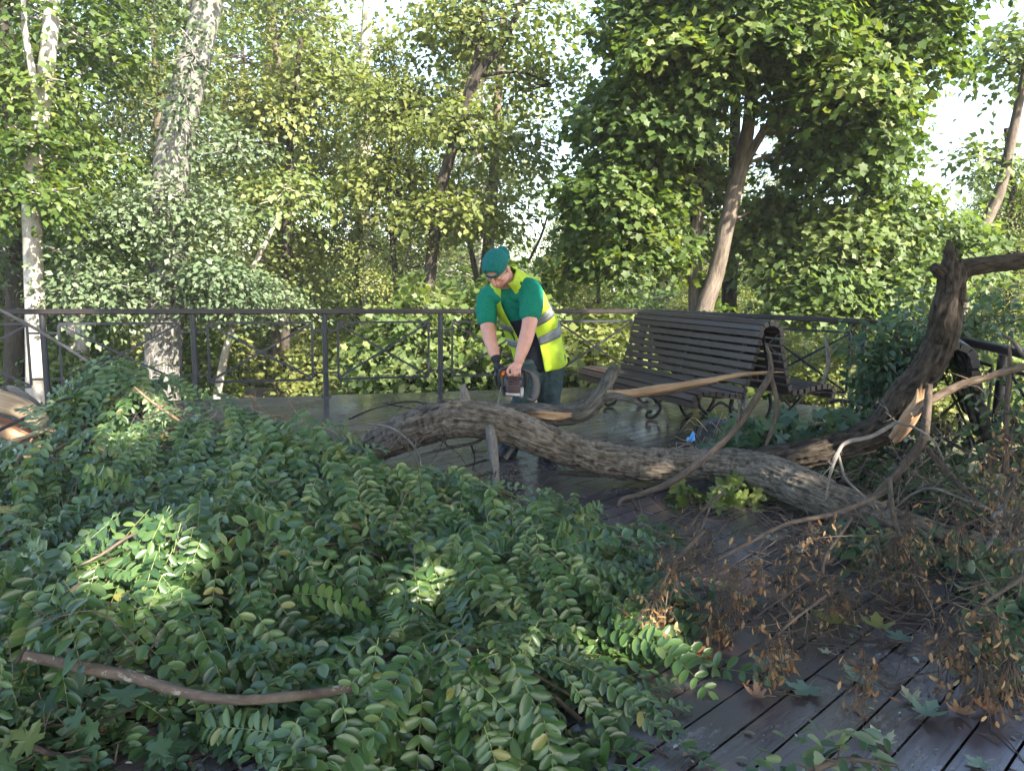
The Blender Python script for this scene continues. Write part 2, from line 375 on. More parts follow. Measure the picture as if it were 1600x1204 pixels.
railing(C0, C1, [tp(x) for x in (-7.8, -6.45, -5.07, -3.63, -2.24, -.90, .44)] + [1 - .06 / LA], 'long black railing with crossed braces behind the worker')
railing(C1, C2, [.03, .50, .97], 'short black railing run behind the slatted bench')
railing(C2, C3, [.06, .36, .66, .97], 'black railing run at the right behind the fallen tree')

#==TREES==
# ------------------------------------------------------------------ trees
LQ = np.array([[0, 0, 0], [.36, .42, .09], [0, 1, -.04], [0, .5, 0], [-.36, .42, .09]]); LQF = np.array([[0, 1, 2, 3], [0, 3, 2, 4]])
_h = [(.0, 0), (.32, -.06), (.33, .20), (.58, .44), (.30, .56), (0, 1.0)]
LM = np.array([(0, .32, 0)] + [(x, y, .10 * abs(x) - .05 * y) for x, y in _h] + [(-x, y, .10 * abs(x) - .05 * y) for x, y in _h[-2:0:-1]])
LMF = np.array([(0, i, i + 1) for i in range(1, 10)] + [(0, 10, 1)])
def perp(n, r):
    t = r - n * np.sum(r * n, -1, keepdims=True); return nrm(t)
def leaves(mb, tmpl, tf, pos, nor, ydir, size, var, mat=0):
    N = len(pos); nor = nrm(nor); y = perp(nor, ydir); x = np.cross(y, nor)
    V = pos[:, None] + size[:, None, None] * (tmpl[None, :, 0:1] * x[:, None] + tmpl[None, :, 1:2] * y[:, None] + tmpl[None, :, 2:3] * nor[:, None])
    k = len(tmpl); Fc = (tf[None] + (np.arange(N) * k)[:, None, None]).reshape(-1, tf.shape[1])
    D = np.zeros((N, k, 3)); D[..., 0] = var[:, None]; mb.add(V.reshape(-1, 3), Fc, D.reshape(-1, 3), mat)
def spray_leaves(mb, C, Nn, R, K, size, tmpl, tf, keep=None, flat=.16, tone=None):
    """flattened sprays of leaves round the centres C: leaves lie like tiles, tips outwards and hanging a little"""
    S = len(C); tone = rng.random(S) if tone is None else tone
    C = np.repeat(C, K, 0); Nn = np.repeat(Nn, K, 0); Rr = np.repeat(R, K); n = len(C)
    t1 = perp(Nn, rng.normal(size=(n, 3))); rr = np.sqrt(rng.random(n)) * Rr
    pos = C + t1 * rr[:, None] + Nn * (rng.normal(size=n) * flat * Rr - .35 * rr * rr / Rr)[:, None]
    nor = nrm(Nn + .45 * rng.normal(size=(n, 3)) + .25 * t1); yd = t1 + .35 * rng.normal(size=(n, 3)) - [0, 0, .35]
    sz = size * (.65 + .6 * rng.random(n)); var = np.clip(.55 * np.repeat(tone, K) + .45 * rng.random(n), 0, 1)
    if keep is not None:
        k = keep(pos); pos, nor, yd, sz, var = pos[k], nor[k], yd[k], sz[k], var[k]
    leaves(mb, tmpl, tf, pos, nor, yd, sz, var)
def blob_sprays(c, r, n, shell=.55):
    v = nrm(rng.normal(size=(n, 3))); q = (shell + (1 - shell) * rng.random(n)) ** .8; p = c + v * np.asarray(r) * q[:, None]
    nn = nrm(v * [.55, .55, .25] + [0, 0, .85] + .25 * rng.normal(size=(n, 3))); return p, nn
def limb(mb, a, b, r0, r1, sag=.0, seg=6, wob=.08, up=.0):
    a, b = np.asarray(a, float), np.asarray(b, float); L = np.linalg.norm(b - a); m = (a + b) / 2 + rng.normal(size=3) * wob * L + np.array([0, 0, up * L - sag * L])
    p = spline([a, m, b], max(.15, L / 7)); mb.tube(p, np.linspace(r0, r1, len(p)), seg, caps=False, var=random.random())
def tree_parts(trunk, radii, blobs, leaf, K, size, spray_r=.55, tmpl=(LQ, LQF), keep=None, seg=12, forks=(), bark_amp=.04, limbs=True, shell=.5, avoid=None):
    """trunk: polyline; blobs: (centre, radii, sprays). Returns (trunk MB, crown MB)"""
    tm, cm = MB(), MB()
    pts = spline(np.c_[np.asarray(trunk), radii], .25)
    dsp = lambda D, r: r * bark_amp * (noise3(D * [22, 22, 2.5]) - .5) * 2 + r * .08 * (noise3(D * [5, 5, 1.2]) - .5)
    tm.tube(pts[:, :3], pts[:, 3], seg, disp=dsp, var=.37)
    for fp, fr in forks:
        q = spline(np.c_[np.asarray(fp), fr], .25); tm.tube(q[:, :3], q[:, 3], 9, disp=dsp, var=random.random())
    allp = np.vstack([pts] + [spline(np.c_[np.asarray(f), r], .25) for f, r in forks])
    for c, r, n in blobs:
        c = np.asarray(c, float); p, nn = blob_sprays(c, r, n, shell)
        if limbs:
            low = allp[allp[:, 2] < c[2] - .15 * r[2]] if (allp[:, 2] < c[2] - .15 * r[2]).any() else allp[:1]
            k = low[np.argmin(np.linalg.norm(low[:, :3] - (c - [0, 0, .7 * r[2]]), axis=1))]; rr = max(.02, min(.45 * k[3], .022 * max(r) + .015))
            if avoid is None or not avoid(k[:3], c): limb(tm, k[:3], c, rr, rr * .5, 0, 6, .06, .06)
            for q in p[rng.permutation(len(p))[:min(9, len(p))]]:
                if avoid is None or not avoid(c, q): limb(tm, c + rng.normal(size=3) * .1 * np.asarray(r), q, rr * .45, .006, 0, 4, .07)
        spray_leaves(cm, p, nn, spray_r * (.7 + .6 * rng.random(n)), K, size, *tmpl, keep=keep, tone=np.clip(.5 * rng.random() + .6 * rng.random(n) - .05, 0, 1))
    return tm, cm
def tree(name, label, cat, base, trunk, radii, blobs, bark, leaf, K, size, group=None, **kw):
    root = empty(name, tuple(base), label, cat, group); tm, cm = tree_parts(trunk, radii, blobs, leaf, K, size, **kw)
    tm.build('trunk', MAT[bark], root); cm.build('crown', MAT[leaf], root); return root
def px_trunk(pts, Y, z0=-1.2):
    """trunk axis through picture points at distance Y, taken down to the ground"""
    w = [P(x, y, Y) for x, y in pts]; b = w[0] + (w[0] - w[1]) * ((w[0][2] - z0) / max(.1, w[1][2] - w[0][2])) * .5; b[2] = z0
    return np.array([b] + w)

# filler trees and shrubs: one of each kind, copied over the slope
def filler_tree(kind, label, h, leaf, bark, blobs, K, size, spray_r):
    x = np.array([[0, 0, -.5], [.1, 0, h * .3], [-.1, .15, h * .6], [.1, .1, h * .92]])
    return tree(kind, label, 'tree', (0, 0, 0), x, [.16, .13, .09, .03], blobs, bark, leaf, K, size, spray_r=spray_r, group='trees of the wood behind the railing')
def rblobs(h, z0, n, R, spr):
    out = []
    for i in range(n):
        t = (i + .5) / n; z = z0 + (h - z0) * t; w = R * (math.sin(math.pi * (.22 + .75 * t)) ** .8); a = i * 2.4 + random.random()
        q = w * (.25 + .55 * random.random()); rr = w * (.45 + .25 * random.random())
        out.append(((math.cos(a) * q, math.sin(a) * q, z), (rr, rr, rr * .55), spr))
    return out
FT = []
for i, (nm, h, z0, R, leaf, bark, n, spr, K, sz) in enumerate([
        ('maple_tree', 13, 1.6, 3.0, 'maple', 'bark_maple', 17, 17, 50, .135), ('elm_tree', 14, 2.0, 2.7, 'mixed', 'bark_dark', 18, 17, 50, .12),
        ('elm_tree', 11, 1.0, 2.6, 'mixed', 'bark_maple', 16, 16, 48, .12), ('poplar_tree', 13, 2.5, 2.2, 'silver', 'bark_pale', 16, 15, 48, .11)]):
    FT.append(filler_tree(nm, 'x', h, leaf, bark, rblobs(h, z0, n, R, spr), K, sz, .62))
def bush_proto(leaf, R, h, n, K, sz):
    root = empty('leafy_shrub', (0, 0, 0), 'x', 'shrub', 'shrubs on the slope behind the railing'); tm, cm = MB(), MB()
    C = []; N = []
    for i in range(n):
        a = random.random() * 6.28; q = R * math.sqrt(random.random()); z = h * (.25 + .75 * random.random()) * (1 - .5 * (q / R) ** 2)
        p = np.array([math.cos(a) * q, math.sin(a) * q, z]); C.append(p); N.append(nrm(np.array([math.cos(a) * .5, math.sin(a) * .5, .9]) + .3 * rng.normal(size=3)))
        if i % 2 == 0: limb(tm, (p[0] * .1, p[1] * .1, -.6), p, .018, .005, 0, 4, .08)
    spray_leaves(cm, np.array(C), np.array(N), .34 * (.7 + .6 * rng.random(n)), K, sz, LM, LMF)
    tm.build('stems', MAT['bark_dark'], root); cm.build('crown', MAT[leaf], root); return root
BT = [bush_proto('bush', 1.1, 1.9, 80, 36, .11), bush_proto('maple', 1.2, 2.4, 90, 36, .115), bush_proto('mixed', 1.2, 1.5, 70, 40, .095)]
def put(o, used, x, y, s=1.0, label=None, z=None, cat=None):
    o2 = o if id(o) not in used else copy_tree(o); used.add(id(o))
    o2.location = (x, y, float(ground_z(np.array(x), np.array(y))) if z is None else z); o2.rotation_euler = (0, 0, random.random() * 6.28); o2.scale = (s, s, s * (.92 + .16 * random.random()))
    if label: o2['label'] = label
    return o2
_used = set()
# depth rows: (distance, spacing, kinds, scale)
def max_h(x, y):
    """how tall the wood stands in each direction: sky shows over the middle and the right"""
    px = 800 + 1203 * x / y
    t = np.interp(px, [-400, 480, 560, 690, 740, 840, 930, 1000, 1150, 1220, 1300, 1420, 1540, 1620, 1900], [-250, -150, 110, 120, -20, 260, 310, 200, 120, 290, 310, 250, 260, 190, 60])
    return EYE + (435 - t) / 1203 * y
for Y, dx, jit in ((15.5, 3.6, .8), (19, 3.9, 1.0), (24, 4.3, 1.4), (30, 4.8, 1.6), (38, 5.6, 2.0)):
    for x in np.arange(-.80 * Y, .80 * Y, dx):
        xx, yy = x + random.uniform(-jit, jit), Y + random.uniform(-1, 1) * 1.6
        o = random.choice(FT if xx < 2 else FT[:3]); gz = float(ground_z(np.array(xx), np.array(yy))); H0 = [13, 14, 11, 13][FT.index(o)]
        s = min(1.15, max(.35, (max_h(xx, yy) - gz) / H0 * random.uniform(.85, 1.1)))
        lab = {'maple_tree': 'green maple standing among the wood behind the railing', 'elm_tree': 'yellowish green tree standing among the wood behind the railing', 'poplar_tree': 'grey green poplar standing among the wood behind the railing'}[o.name.split('.')[0]]
        put(o, _used, xx, yy, s, lab)
for Y, dx in ((11.9, 1.7), (14.5, 2.2), (18, 2.6), (23, 2.6), (29, 3.0), (36, 3.4)):
    for x in np.arange(-.74 * Y, .74 * Y, dx):
        xx, yy = x + random.uniform(-.5, .5), Y + random.uniform(-.6, .9)
        qx = 800 + 1203 * xx / yy
        if abs(qx - 430) < 70 and yy < 20: continue
        if yy < 13.4 and (abs(qx - 58) < 130 or abs(qx - 262) < 90): continue     # the clearing seen through the railing
        k = random.randrange(3); o = BT[k]
        put(o, _used, xx, yy, random.uniform(.7, 1.15) * (1.0 if yy < 20 else 1.7 if yy < 27 else 2.4), ['bright green shrub growing on the slope behind the railing', 'dark green shrub growing on the slope behind the railing', 'low yellowish shrub growing on the slope behind the railing'][k])

# trees that stand out
def hero(name, label, pts, Y, r, blobs, bark, leaf, K=34, size=.14, forks=(), **kw):
    w = px_trunk(pts, Y); r0 = [r[0] * 1.25] + list(r)
    fk = [(np.array([P(x, y, Y + dy) for x, y, dy in f]), fr) for f, fr in forks]
    bl = [(P(x, y, Y + dy), rr, n) for x, y, dy, rr, n in blobs]
    return tree(name, label, 'tree', w[0], w, r0, bl, bark, leaf, K, size, forks=fk, **kw)
hero('pale_tree', 'tall tree with a smooth sunlit pale trunk at far left behind railing', [(58, 600), (55, 480), (50, 290), (68, 150), (82, 0), (90, -200)], 12.0, [.155, .145, .13, .12, .10, .06],
     [(30, 150, .2, (1.1, 1.0, .6), 40), (130, 60, .6, (1.2, 1, .6), 40), (10, 300, .3, (.8, .7, .4), 30), (150, 380, .9, (.9, .8, .4), 20), (140, 250, 1.0, (1.0, .9, .5), 30), (55, 300, -.5, (.7, .4, .25), 14), (60, 215, -.5, (.7, .4, .3), 14), (60, -180, 0, (2, 2, 1), 50), (-120, 60, .3, (1.2, 1, .7), 40)],
     'bark_pale', 'maple', 34, .13, forks=[([(62, 200, 0), (50, 110, -.2), (38, 40, -.3), (36, -60, -.3)], [.06, .05, .04, .02])])
hero('dark_tree', 'dark barked tree just left of the pale sunlit trunk', [(22, 600), (25, 430), (24, 250), (10, 60), (5, -150)], 14.0, [.17, .16, .14, .12, .08],
     [(-40, 120, .2, (1.4, 1, .8), 40), (60, -60, .2, (1.4, 1.2, .8), 40)], 'bark_dark', 'maple', 30, .14)
hero('poplar_tree', 'thick leaning poplar with whitish upper trunk and furrowed grey foot', [(252, 620), (258, 480), (262, 330), (278, 200), (312, 60), (335, -60), (350, -250)], 13.2, [.31, .30, .29, .28, .24, .18, .1],
     [(190, 330, -.8, (.8, .6, .35), 40), (150, 440, -1.0, (.8, .6, .4), 45), (340, 440, -.6, (.8, .7, .4), 40), (340, 330, -.3, (.7, .6, .35), 30), (400, 460, .2, (.9, .8, .4), 40), (215, 470, .4, (.8, .5, .35), 30), (285, 180, -.7, (.5, .3, .6), 10), (270, 390, -.8, (.5, .3, .4), 14), (305, 90, -.7, (.5, .3, .5), 9), (265, 300, -.7, (.5, .3, .35), 12),
      (360, -80, 0, (1.8, 1.6, 1.0), 60), (200, -60, .5, (1.6, 1.4, .9), 50), (370, 230, .6, (.7, .7, .35), 20)],
     'bark_poplar', 'silver', 36, .10, seg=20)
hero('leaning_tree', 'dark leaning tree that forks high up, left of the worker', [(662, 560), (672, 430), (688, 300), (718, 200), (745, 120), (790, 60), (830, -30)], 14.0, [.12, .112, .10, .09, .075, .06, .04],
     [(640, 170, .6, (1.3, 1, .6), 50), (790, 20, .2, (1.5, 1.2, .8), 60), (800, 230, .5, (1.0, .8, .45), 34), (600, 290, .5, (1.2, .9, .55), 45), (860, 130, .8, (1.0, .8, .5), 28), (720, 330, .8, (1.0, .8, .45), 34), (700, 40, .6, (1.2, 1, .6), 40), (770, 330, -.2, (.6, .6, .3), 16), (690, 330, -.7, (.8, .5, .3), 16), (725, 190, -.7, (.8, .5, .35), 16)],
     'bark_dark', 'mixed', 34, .13, forks=[([(718, 200, 0), (735, 130, .1), (752, 60, .3), (760, -60, .4)], [.09, .075, .06, .03])])
hero('twin_maple', 'big maple with two trunks and a dense dark crown behind the bench', [(1096, 500), (1118, 430), (1140, 330), (1160, 250), (1172, 170), (1170, 60), (1165, -120)], 12.2, [.145, .132, .122, .112, .095, .08, .05],
     [(1010, 180, .2, (1.25, 1, .55), 75), (960, 290, .2, (.95, .8, .5), 60), (1040, 270, .9, (1.0, .8, .5), 60), (1080, 90, -.5, (1.2, 1, .5), 60), (1200, 40, -.5, (1.3, 1, .5), 60), (1310, 120, -.3, (1.2, 1, .6), 75),
      (1390, 60, 0, (1.1, 1, .5), 60), (1300, 240, .5, (1.0, .9, .45), 50), (1350, 200, 0, (.8, .8, .4), 40), (1000, 380, .3, (.8, .7, .35), 40), (1200, 340, 1.2, (.9, .7, .4), 30), (930, 380, .6, (.6, .6, .3), 26), (1180, -80, 0, (2.4, 2, .9), 110), (1420, -60, 0, (1.6, 1.4, .8), 70), (1040, 30, 0, (1.1, 1, .5), 50)],
     'bark_maple', 'maple', 62, .118, tmpl=(LM, LMF), forks=[([(1088, 505, .2), (1086, 400, .35), (1092, 300, .4), (1110, 190, .4), (1120, 60, .3)], [.12, .11, .10, .085, .05]), ([(1152, 280, 0), (1190, 210, -.1), (1230, 165, -.2), (1290, 100, -.2)], [.075, .065, .055, .03])])
hero('shadow_tree', 'dark trunked tree half hidden behind the twin maple', [(1138, 520), (1140, 440), (1146, 330), (1150, 100)], 14.5, [.15, .14, .12, .08], [(1150, 60, 0, (1.6, 1.4, 1), 40)], 'bark_dark', 'maple', 30, .15)
hero('slender_tree', 'pale stemmed slender tree right behind the worker', [(752, 560), (758, 440), (770, 300), (778, 150), (785, 20)], 16.5, [.14, .13, .11, .08, .04], [(770, 280, .2, (.9, .8, .4), 20), (760, 130, .2, (1.2, 1, .6), 26)], 'bark_maple', 'mixed', 32, .13,
     forks=[([(752, 480, 0), (742, 420, .1), (725, 340, .2), (715, 260, .2)], [.07, .06, .05, .02]), ([(820, 420, -.5), (845, 370, -.4), (856, 335, -.4)], [.03, .028, .02])])
hero('birch_tree', 'tall pale trunked tree rising against the sky left of middle', [(560, 560), (566, 400), (570, 230), (572, 60), (580, -120)], 19.0, [.19, .18, .16, .13, .08], [(540, 60, .3, (1.4, 1.2, .7), 26), (610, 200, .3, (1.2, 1, .6), 24), (520, 250, .2, (1.3, 1, .6), 36), (590, -60, 0, (1.6, 1.4, .8), 20)], 'bark_pale', 'mixed', 32, .15)
hero('sapling_tree', 'thin leaning tree with a sunlit stem seen through the railing', [(338, 625), (350, 560), (365, 505), (395, 420), (440, 330)], 14.0, [.075, .07, .06, .05, .03], [(440, 300, 0, (.9, .8, .45), 24)], 'bark_pale', 'bush', 30, .13)
hero('thin_tree', 'thin dark tree in the middle of the left woods', [(445, 600), (447, 430), (452, 250), (470, 60)], 15.5, [.10, .095, .08, .05], [(420, 180, .2, (1.3, 1, .6), 44), (500, 120, .3, (1.3, 1, .7), 44), (450, 300, .6, (1.2, .9, .5), 36), (480, 390, 1, (1.1, .9, .45), 36)], 'bark_dark', 'mixed', 34, .14)
hero('forked_tree', 'leaning grey trunk crossing a dark one near the right edge', [(1490, 560), (1520, 400), (1562, 300), (1580, 220), (1600, 120), (1620, -20)], 13.5, [.10, .095, .085, .08, .06, .04], [(1570, 90, .2, (.9, .8, .4), 22), (1640, 60, .1, (1.1, 1, .6), 36), (1540, 250, .4, (.7, .6, .3), 14)], 'bark_maple', 'bush', 30, .14)
hero('post_tree', 'upright dark thin trunk at the far right edge', [(1576, 560), (1580, 400), (1582, 300), (1572, 200)], 14.2, [.085, .08, .07, .04], [(1600, 330, .3, (.9, .8, .4), 26), (1560, 400, .5, (.9, .8, .4), 22)], 'bark_dark', 'maple', 30, .14)
hero('young_maple', 'bright leaved young maple in the sun right of the bench', [(1330, 600), (1335, 480), (1345, 360), (1360, 250)], 13.0, [.07, .06, .05, .02], [(1320, 360, -.3, (.9, .8, .4), 46), (1400, 330, 0, (.9, .8, .45), 40), (1290, 450, -.5, (1.0, .8, .4), 55), (1400, 430, -.3, (1.0, .8, .4), 50), (1230, 390, .2, (.9, .7, .4), 36), (1480, 380, .3, (.9, .8, .5), 40)], 'bark_dark', 'bush', 52, .115, tmpl=(LM, LMF))

# unseen trees round the near side of the deck; crowns shaped to shade it
SPOTS = []
def spot(p, r): SPOTS.append((np.asarray(p, float), r))
for x, y, Y, r in ((165, 900, 3.15, .30), (190, 960, 3.0, .24), (215, 665, 4.9, .30), (175, 730, 4.7, .22), (600, 935, 3.1, .07), (1010, 960, 2.95, .13), (985, 1000, 2.85, .12), (1160, 905, 3.6, .13), (60, 670, 5.0, .10), (870, 690, 5.25, .10), (1030, 720, 5.25, .06),
                   (1130, 780, 4.9, .17), (1215, 512, 6.7, .16), (848, 500, 6.1, .12), (1535, 600, 4.8, .12), (1430, 640, 4.6, .16), (100, 520, 8.7, .4), (940, 487, 10.2, .4), (1130, 488, 9.9, .4), (850, 620, 9.0, .5), (1480, 480, 4.5, .05)):
    spot(P(x, y, Y), r)
def keep_spots(pos):
    k = np.ones(len(pos), bool)
    for p, r in SPOTS:
        v = pos - p; t = v @ TOSUN; d = np.linalg.norm(v - t[:, None] * TOSUN, axis=1); k &= ~((d < r * .62 + .085) & (t > 0))  # leaves cut away towards the sun so light falls on the spots
    k &= pos[:, 2] > EYE + np.maximum(pos[:, 1], 0) * .40 + .5      # crowns hang above the view
    return k
def near_spot(a, b):
    q = np.asarray(a) + (np.asarray(b) - a) * np.linspace(0, 1, 24)[:, None]
    for p, r in SPOTS:
        v = q - p; t = v @ TOSUN
        if (np.linalg.norm(v - t[:, None] * TOSUN, axis=1) < r * .62 + .14).any(): return True
    return False
SHADE = [((7.6, -2.6), 8.2), ((10.2, 2.2), 11), ((4.4, -7.0), 12), ((12.5, -3.5), 13)]
def over(x, y, z):      # the place in the canopy at height z that shades the deck point (x, y)
    return np.array([x, y, 0]) + TOSUN * (z / TOSUN[2])
cells = []
for x in np.arange(-7.5, 5.0, 1.5):
    for y in np.arange(.5, 10.6, 1.4):
        for z in (5.6, 7.2):
            c = over(x + random.uniform(-.5, .5), y + random.uniform(-.5, .5), z + random.uniform(-.5, .5))
            while c[2] < EYE + max(c[1], 0) * .40 + 1.0: z += .5; c = over(x, y, z)
            cells.append(c)
own = [[] for _ in SHADE]
for c in cells:
    own[int(np.argmin([np.hypot(c[0] - a[0], c[1] - a[1]) for a, h in SHADE]))].append((c, (1.15, 1.15, .5), 9))
for ((x, y), h), bl in zip(SHADE, own):
    g = float(ground_z(np.array(x), np.array(y))) - .3
    if bl: tree('maple_tree', 'unseen maple beside the deck with a crown shaped to shade the boards', 'tree', (x, y, g), [(x, y, g), (x + .2, y, 3), (x, y + .2, 6), (x, y, h)], [.3, .25, .2, .08], bl, 'bark_maple', 'maple', 46, .19, spray_r=.75, keep=keep_spots, avoid=near_spot, group='shade trees round the deck', tmpl=(LM, LMF), shell=.1)
# ------------------------------------------------------------------ the fallen tree
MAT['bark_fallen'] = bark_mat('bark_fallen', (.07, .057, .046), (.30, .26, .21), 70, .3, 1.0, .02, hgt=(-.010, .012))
MAT['bark_rough'] = bark_mat('bark_rough', (.10, .07, .052), (.27, .20, .15), 60, .3, .9, .006)
MAT['bark_limb'] = bark_mat('bark_limb', (.026, .021, .017), (.105, .085, .068), 60, .28, 1.0, .02, hgt=(-.009, .010))  # darker copy of the trunk bark; backlit shade put into its colour
MAT['bark_twig'] = bark_mat('bark_twig', (.05, .039, .032), (.15, .12, .098), 60, .3, .5, .004)
MAT['bark_grey'] = bark_mat('bark_grey', (.09, .082, .075), (.24, .22, .195), 50, .3, .6, .004)
MAT['bark_red'] = bark_mat('bark_red', (.14, .085, .06), (.30, .20, .14), 50, .25, .6, .004)
MAT['torn_wood'] = bark_mat('torn_wood', (.22, .125, .07), (.46, .31, .19), 40, .06, .8, .006, rough=.75)
MAT['pale_wood'] = bark_mat('pale_wood', (.27, .19, .12), (.50, .38, .25), 40, .06, .7, .006, rough=.75)
MAT['red_wood'] = bark_mat('red_wood', (.16, .075, .045), (.36, .18, .10), 40, .08, .8, .006, rough=.75)
def PX(rows):
    """rows (px, py, distance, radius in px) -> rows (x, y, z, radius)"""
    return np.array([[*P(x, y, Y), r * Y / F] for x, y, Y, r in rows])
def furrow(amp, f=24.0):
    # interlacing ridges along the stem, broken across by short cracks
    def d(D, r):
        q = D * [f, f, f * .26]; w = noise3(D * [6, 6, 3]) * 2.2; q = q + w[..., None]
        a = 1 - np.abs(2 * noise3(q) - 1); b = 1 - np.abs(2 * noise3(q * 2.1 + 5) - 1)
        cr = np.clip((noise3(D * [f * .5, f * .5, f * 1.1] + 11) - .58) * 6, 0, 1)
        return amp * (2.0 * np.minimum(a, .78) ** 2.4 + .6 * b - 1.0 - .7 * cr) + .10 * r * (noise3(D * [4, 4, 2.5]) - .5)
    return d
def limb_tube(mb, rows, step, seg, amp, var=0.0, mat=0, f=42.0, caps=True):
    q = spline(PX(rows), step); mb.tube(q[:, :3], np.maximum(q[:, 3], .002), seg, disp=furrow(amp, f) if amp else None, var=var, mat=mat, caps=caps); return q
def end_splinters(mb, c, d, r, n, L, mat=0):
    d = nrm(d)
    for i in range(n):
        a = rng.random() * 6.28; u = nrm(np.cross(d, [0, 0, 1.0])); v = np.cross(d, u); p = c + (u * math.cos(a) + v * math.sin(a)) * r * math.sqrt(rng.random()) * .85
        q = p + d * L * (.4 + .8 * rng.random()) + rng.normal(size=3) * .01; mb.tube([p - d * .04, (p + q) / 2, q], [r * .22, r * .16, .002], 5, mat=mat, var=rng.random())
ft = empty('fallen_tree', tuple(G(1060, 752)), 'thick furrowed trunk lying across the deck in an arch', 'fallen tree')
m = MB()
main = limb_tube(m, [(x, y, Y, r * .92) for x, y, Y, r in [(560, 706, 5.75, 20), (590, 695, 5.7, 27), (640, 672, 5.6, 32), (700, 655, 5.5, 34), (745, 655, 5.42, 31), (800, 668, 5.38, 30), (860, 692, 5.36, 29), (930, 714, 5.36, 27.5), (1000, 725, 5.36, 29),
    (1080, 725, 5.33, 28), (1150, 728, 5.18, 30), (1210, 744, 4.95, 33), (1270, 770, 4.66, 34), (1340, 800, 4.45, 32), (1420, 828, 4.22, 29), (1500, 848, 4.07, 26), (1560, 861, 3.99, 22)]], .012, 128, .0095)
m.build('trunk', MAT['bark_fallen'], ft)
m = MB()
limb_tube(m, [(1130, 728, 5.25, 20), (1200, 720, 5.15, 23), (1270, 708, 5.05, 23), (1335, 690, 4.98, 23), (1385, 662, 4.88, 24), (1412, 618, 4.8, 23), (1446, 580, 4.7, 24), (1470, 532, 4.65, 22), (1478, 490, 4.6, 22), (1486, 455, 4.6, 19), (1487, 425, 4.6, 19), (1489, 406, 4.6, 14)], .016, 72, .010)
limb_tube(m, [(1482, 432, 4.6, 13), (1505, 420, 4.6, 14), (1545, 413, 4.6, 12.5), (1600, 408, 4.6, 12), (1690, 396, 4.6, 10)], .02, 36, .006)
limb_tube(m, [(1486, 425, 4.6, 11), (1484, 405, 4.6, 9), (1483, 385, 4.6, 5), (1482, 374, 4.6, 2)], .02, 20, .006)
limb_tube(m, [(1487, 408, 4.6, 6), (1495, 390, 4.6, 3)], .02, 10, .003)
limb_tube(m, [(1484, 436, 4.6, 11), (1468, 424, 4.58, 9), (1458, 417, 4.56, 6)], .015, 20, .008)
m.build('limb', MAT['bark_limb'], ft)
m = MB()
for k in range(9):
    a = rng.normal(size=2) * 5; limb_tube(m, [(1400 + a[0], 680 + a[1], 4.78, 4), (1418 + a[0] * .6, 655 + a[1], 4.68, 8), (1434 + a[0] * .4, 630 + a[1], 4.64, 6), (1442 + a[0], 604 + a[1], 4.62, .6)], .03, 7, .002, rng.random())
m.build('torn_patch', MAT['torn_wood'], ft)
m = MB()
limb_tube(m, [(766, 668, 5.30, 9), (770, 700, 5.2, 8.5), (773, 735, 5.12, 7), (776, 772, 5.05, 6)], .03, 14, .004)
limb_tube(m, [(728, 640, 5.45, 10), (726, 618, 5.45, 7), (724, 600, 5.45, 3)], .02, 14, .006)
m.build('stub', MAT['bark_grey'], ft)
m = MB(); end_splinters(m, main[0, :3], main[0, :3] - main[4, :3], .09, 14, .10); end_splinters(m, main[-1, :3], main[-1, :3] - main[-4, :3], .06, 8, .06); m.build('broken_end', MAT['red_wood'], ft)

sl = empty('broken_limb', tuple(P(880, 650, 5.75)), 'forked limb with a torn orange gash lying behind the arched trunk', 'branch')
m = MB(); limb_tube(m, [(775, 646, 5.7, 13), (820, 644, 5.72, 15), (870, 648, 5.75, 17), (912, 640, 5.8, 17), (938, 615, 5.85, 13), (952, 592, 5.9, 10), (962, 572, 5.92, 8)], .018, 48, .009)
limb_tube(m, [(930, 625, 5.82, 8), (960, 618, 5.8, 6), (992, 627, 5.76, 4), (1012, 638, 5.74, 1.5)], .02, 14, .004)
m.build('bark', MAT['bark_furrow'], sl)
m = MB()
for k in range(6):
    limb_tube(m, [(822, 645 + k % 3 * 3, 5.60, 1.5), (845, 645 + k % 3 * 3, 5.58, 4), (870, 647 + k % 3 * 3, 5.585, 4), (893, 646 + k % 2 * 4, 5.62, 1)], .03, 7, .001, rng.random())
m.build('torn_patch', MAT['torn_wood'], sl)
sp = empty('split_branch', tuple(P(1080, 605, 5.8)), 'long split stick with bare orange wood pointing at the bench', 'branch')
m = MB(); limb_tube(m, [(948, 612, 5.82, 3), (985, 614, 5.8, 6), (1040, 606, 5.75, 6.5), (1100, 596, 5.7, 5), (1160, 585, 5.65, 3.5), (1226, 581, 5.6, 1.2)], .03, 12, .005); m.build('wood', MAT['torn_wood'], sp)
m = MB(); limb_tube(m, [(990, 619, 5.82, 3), (1050, 611, 5.77, 4), (1120, 597, 5.7, 2.5)], .04, 8, .002); m.build('bark_strip', MAT['bark_twig'], sp)

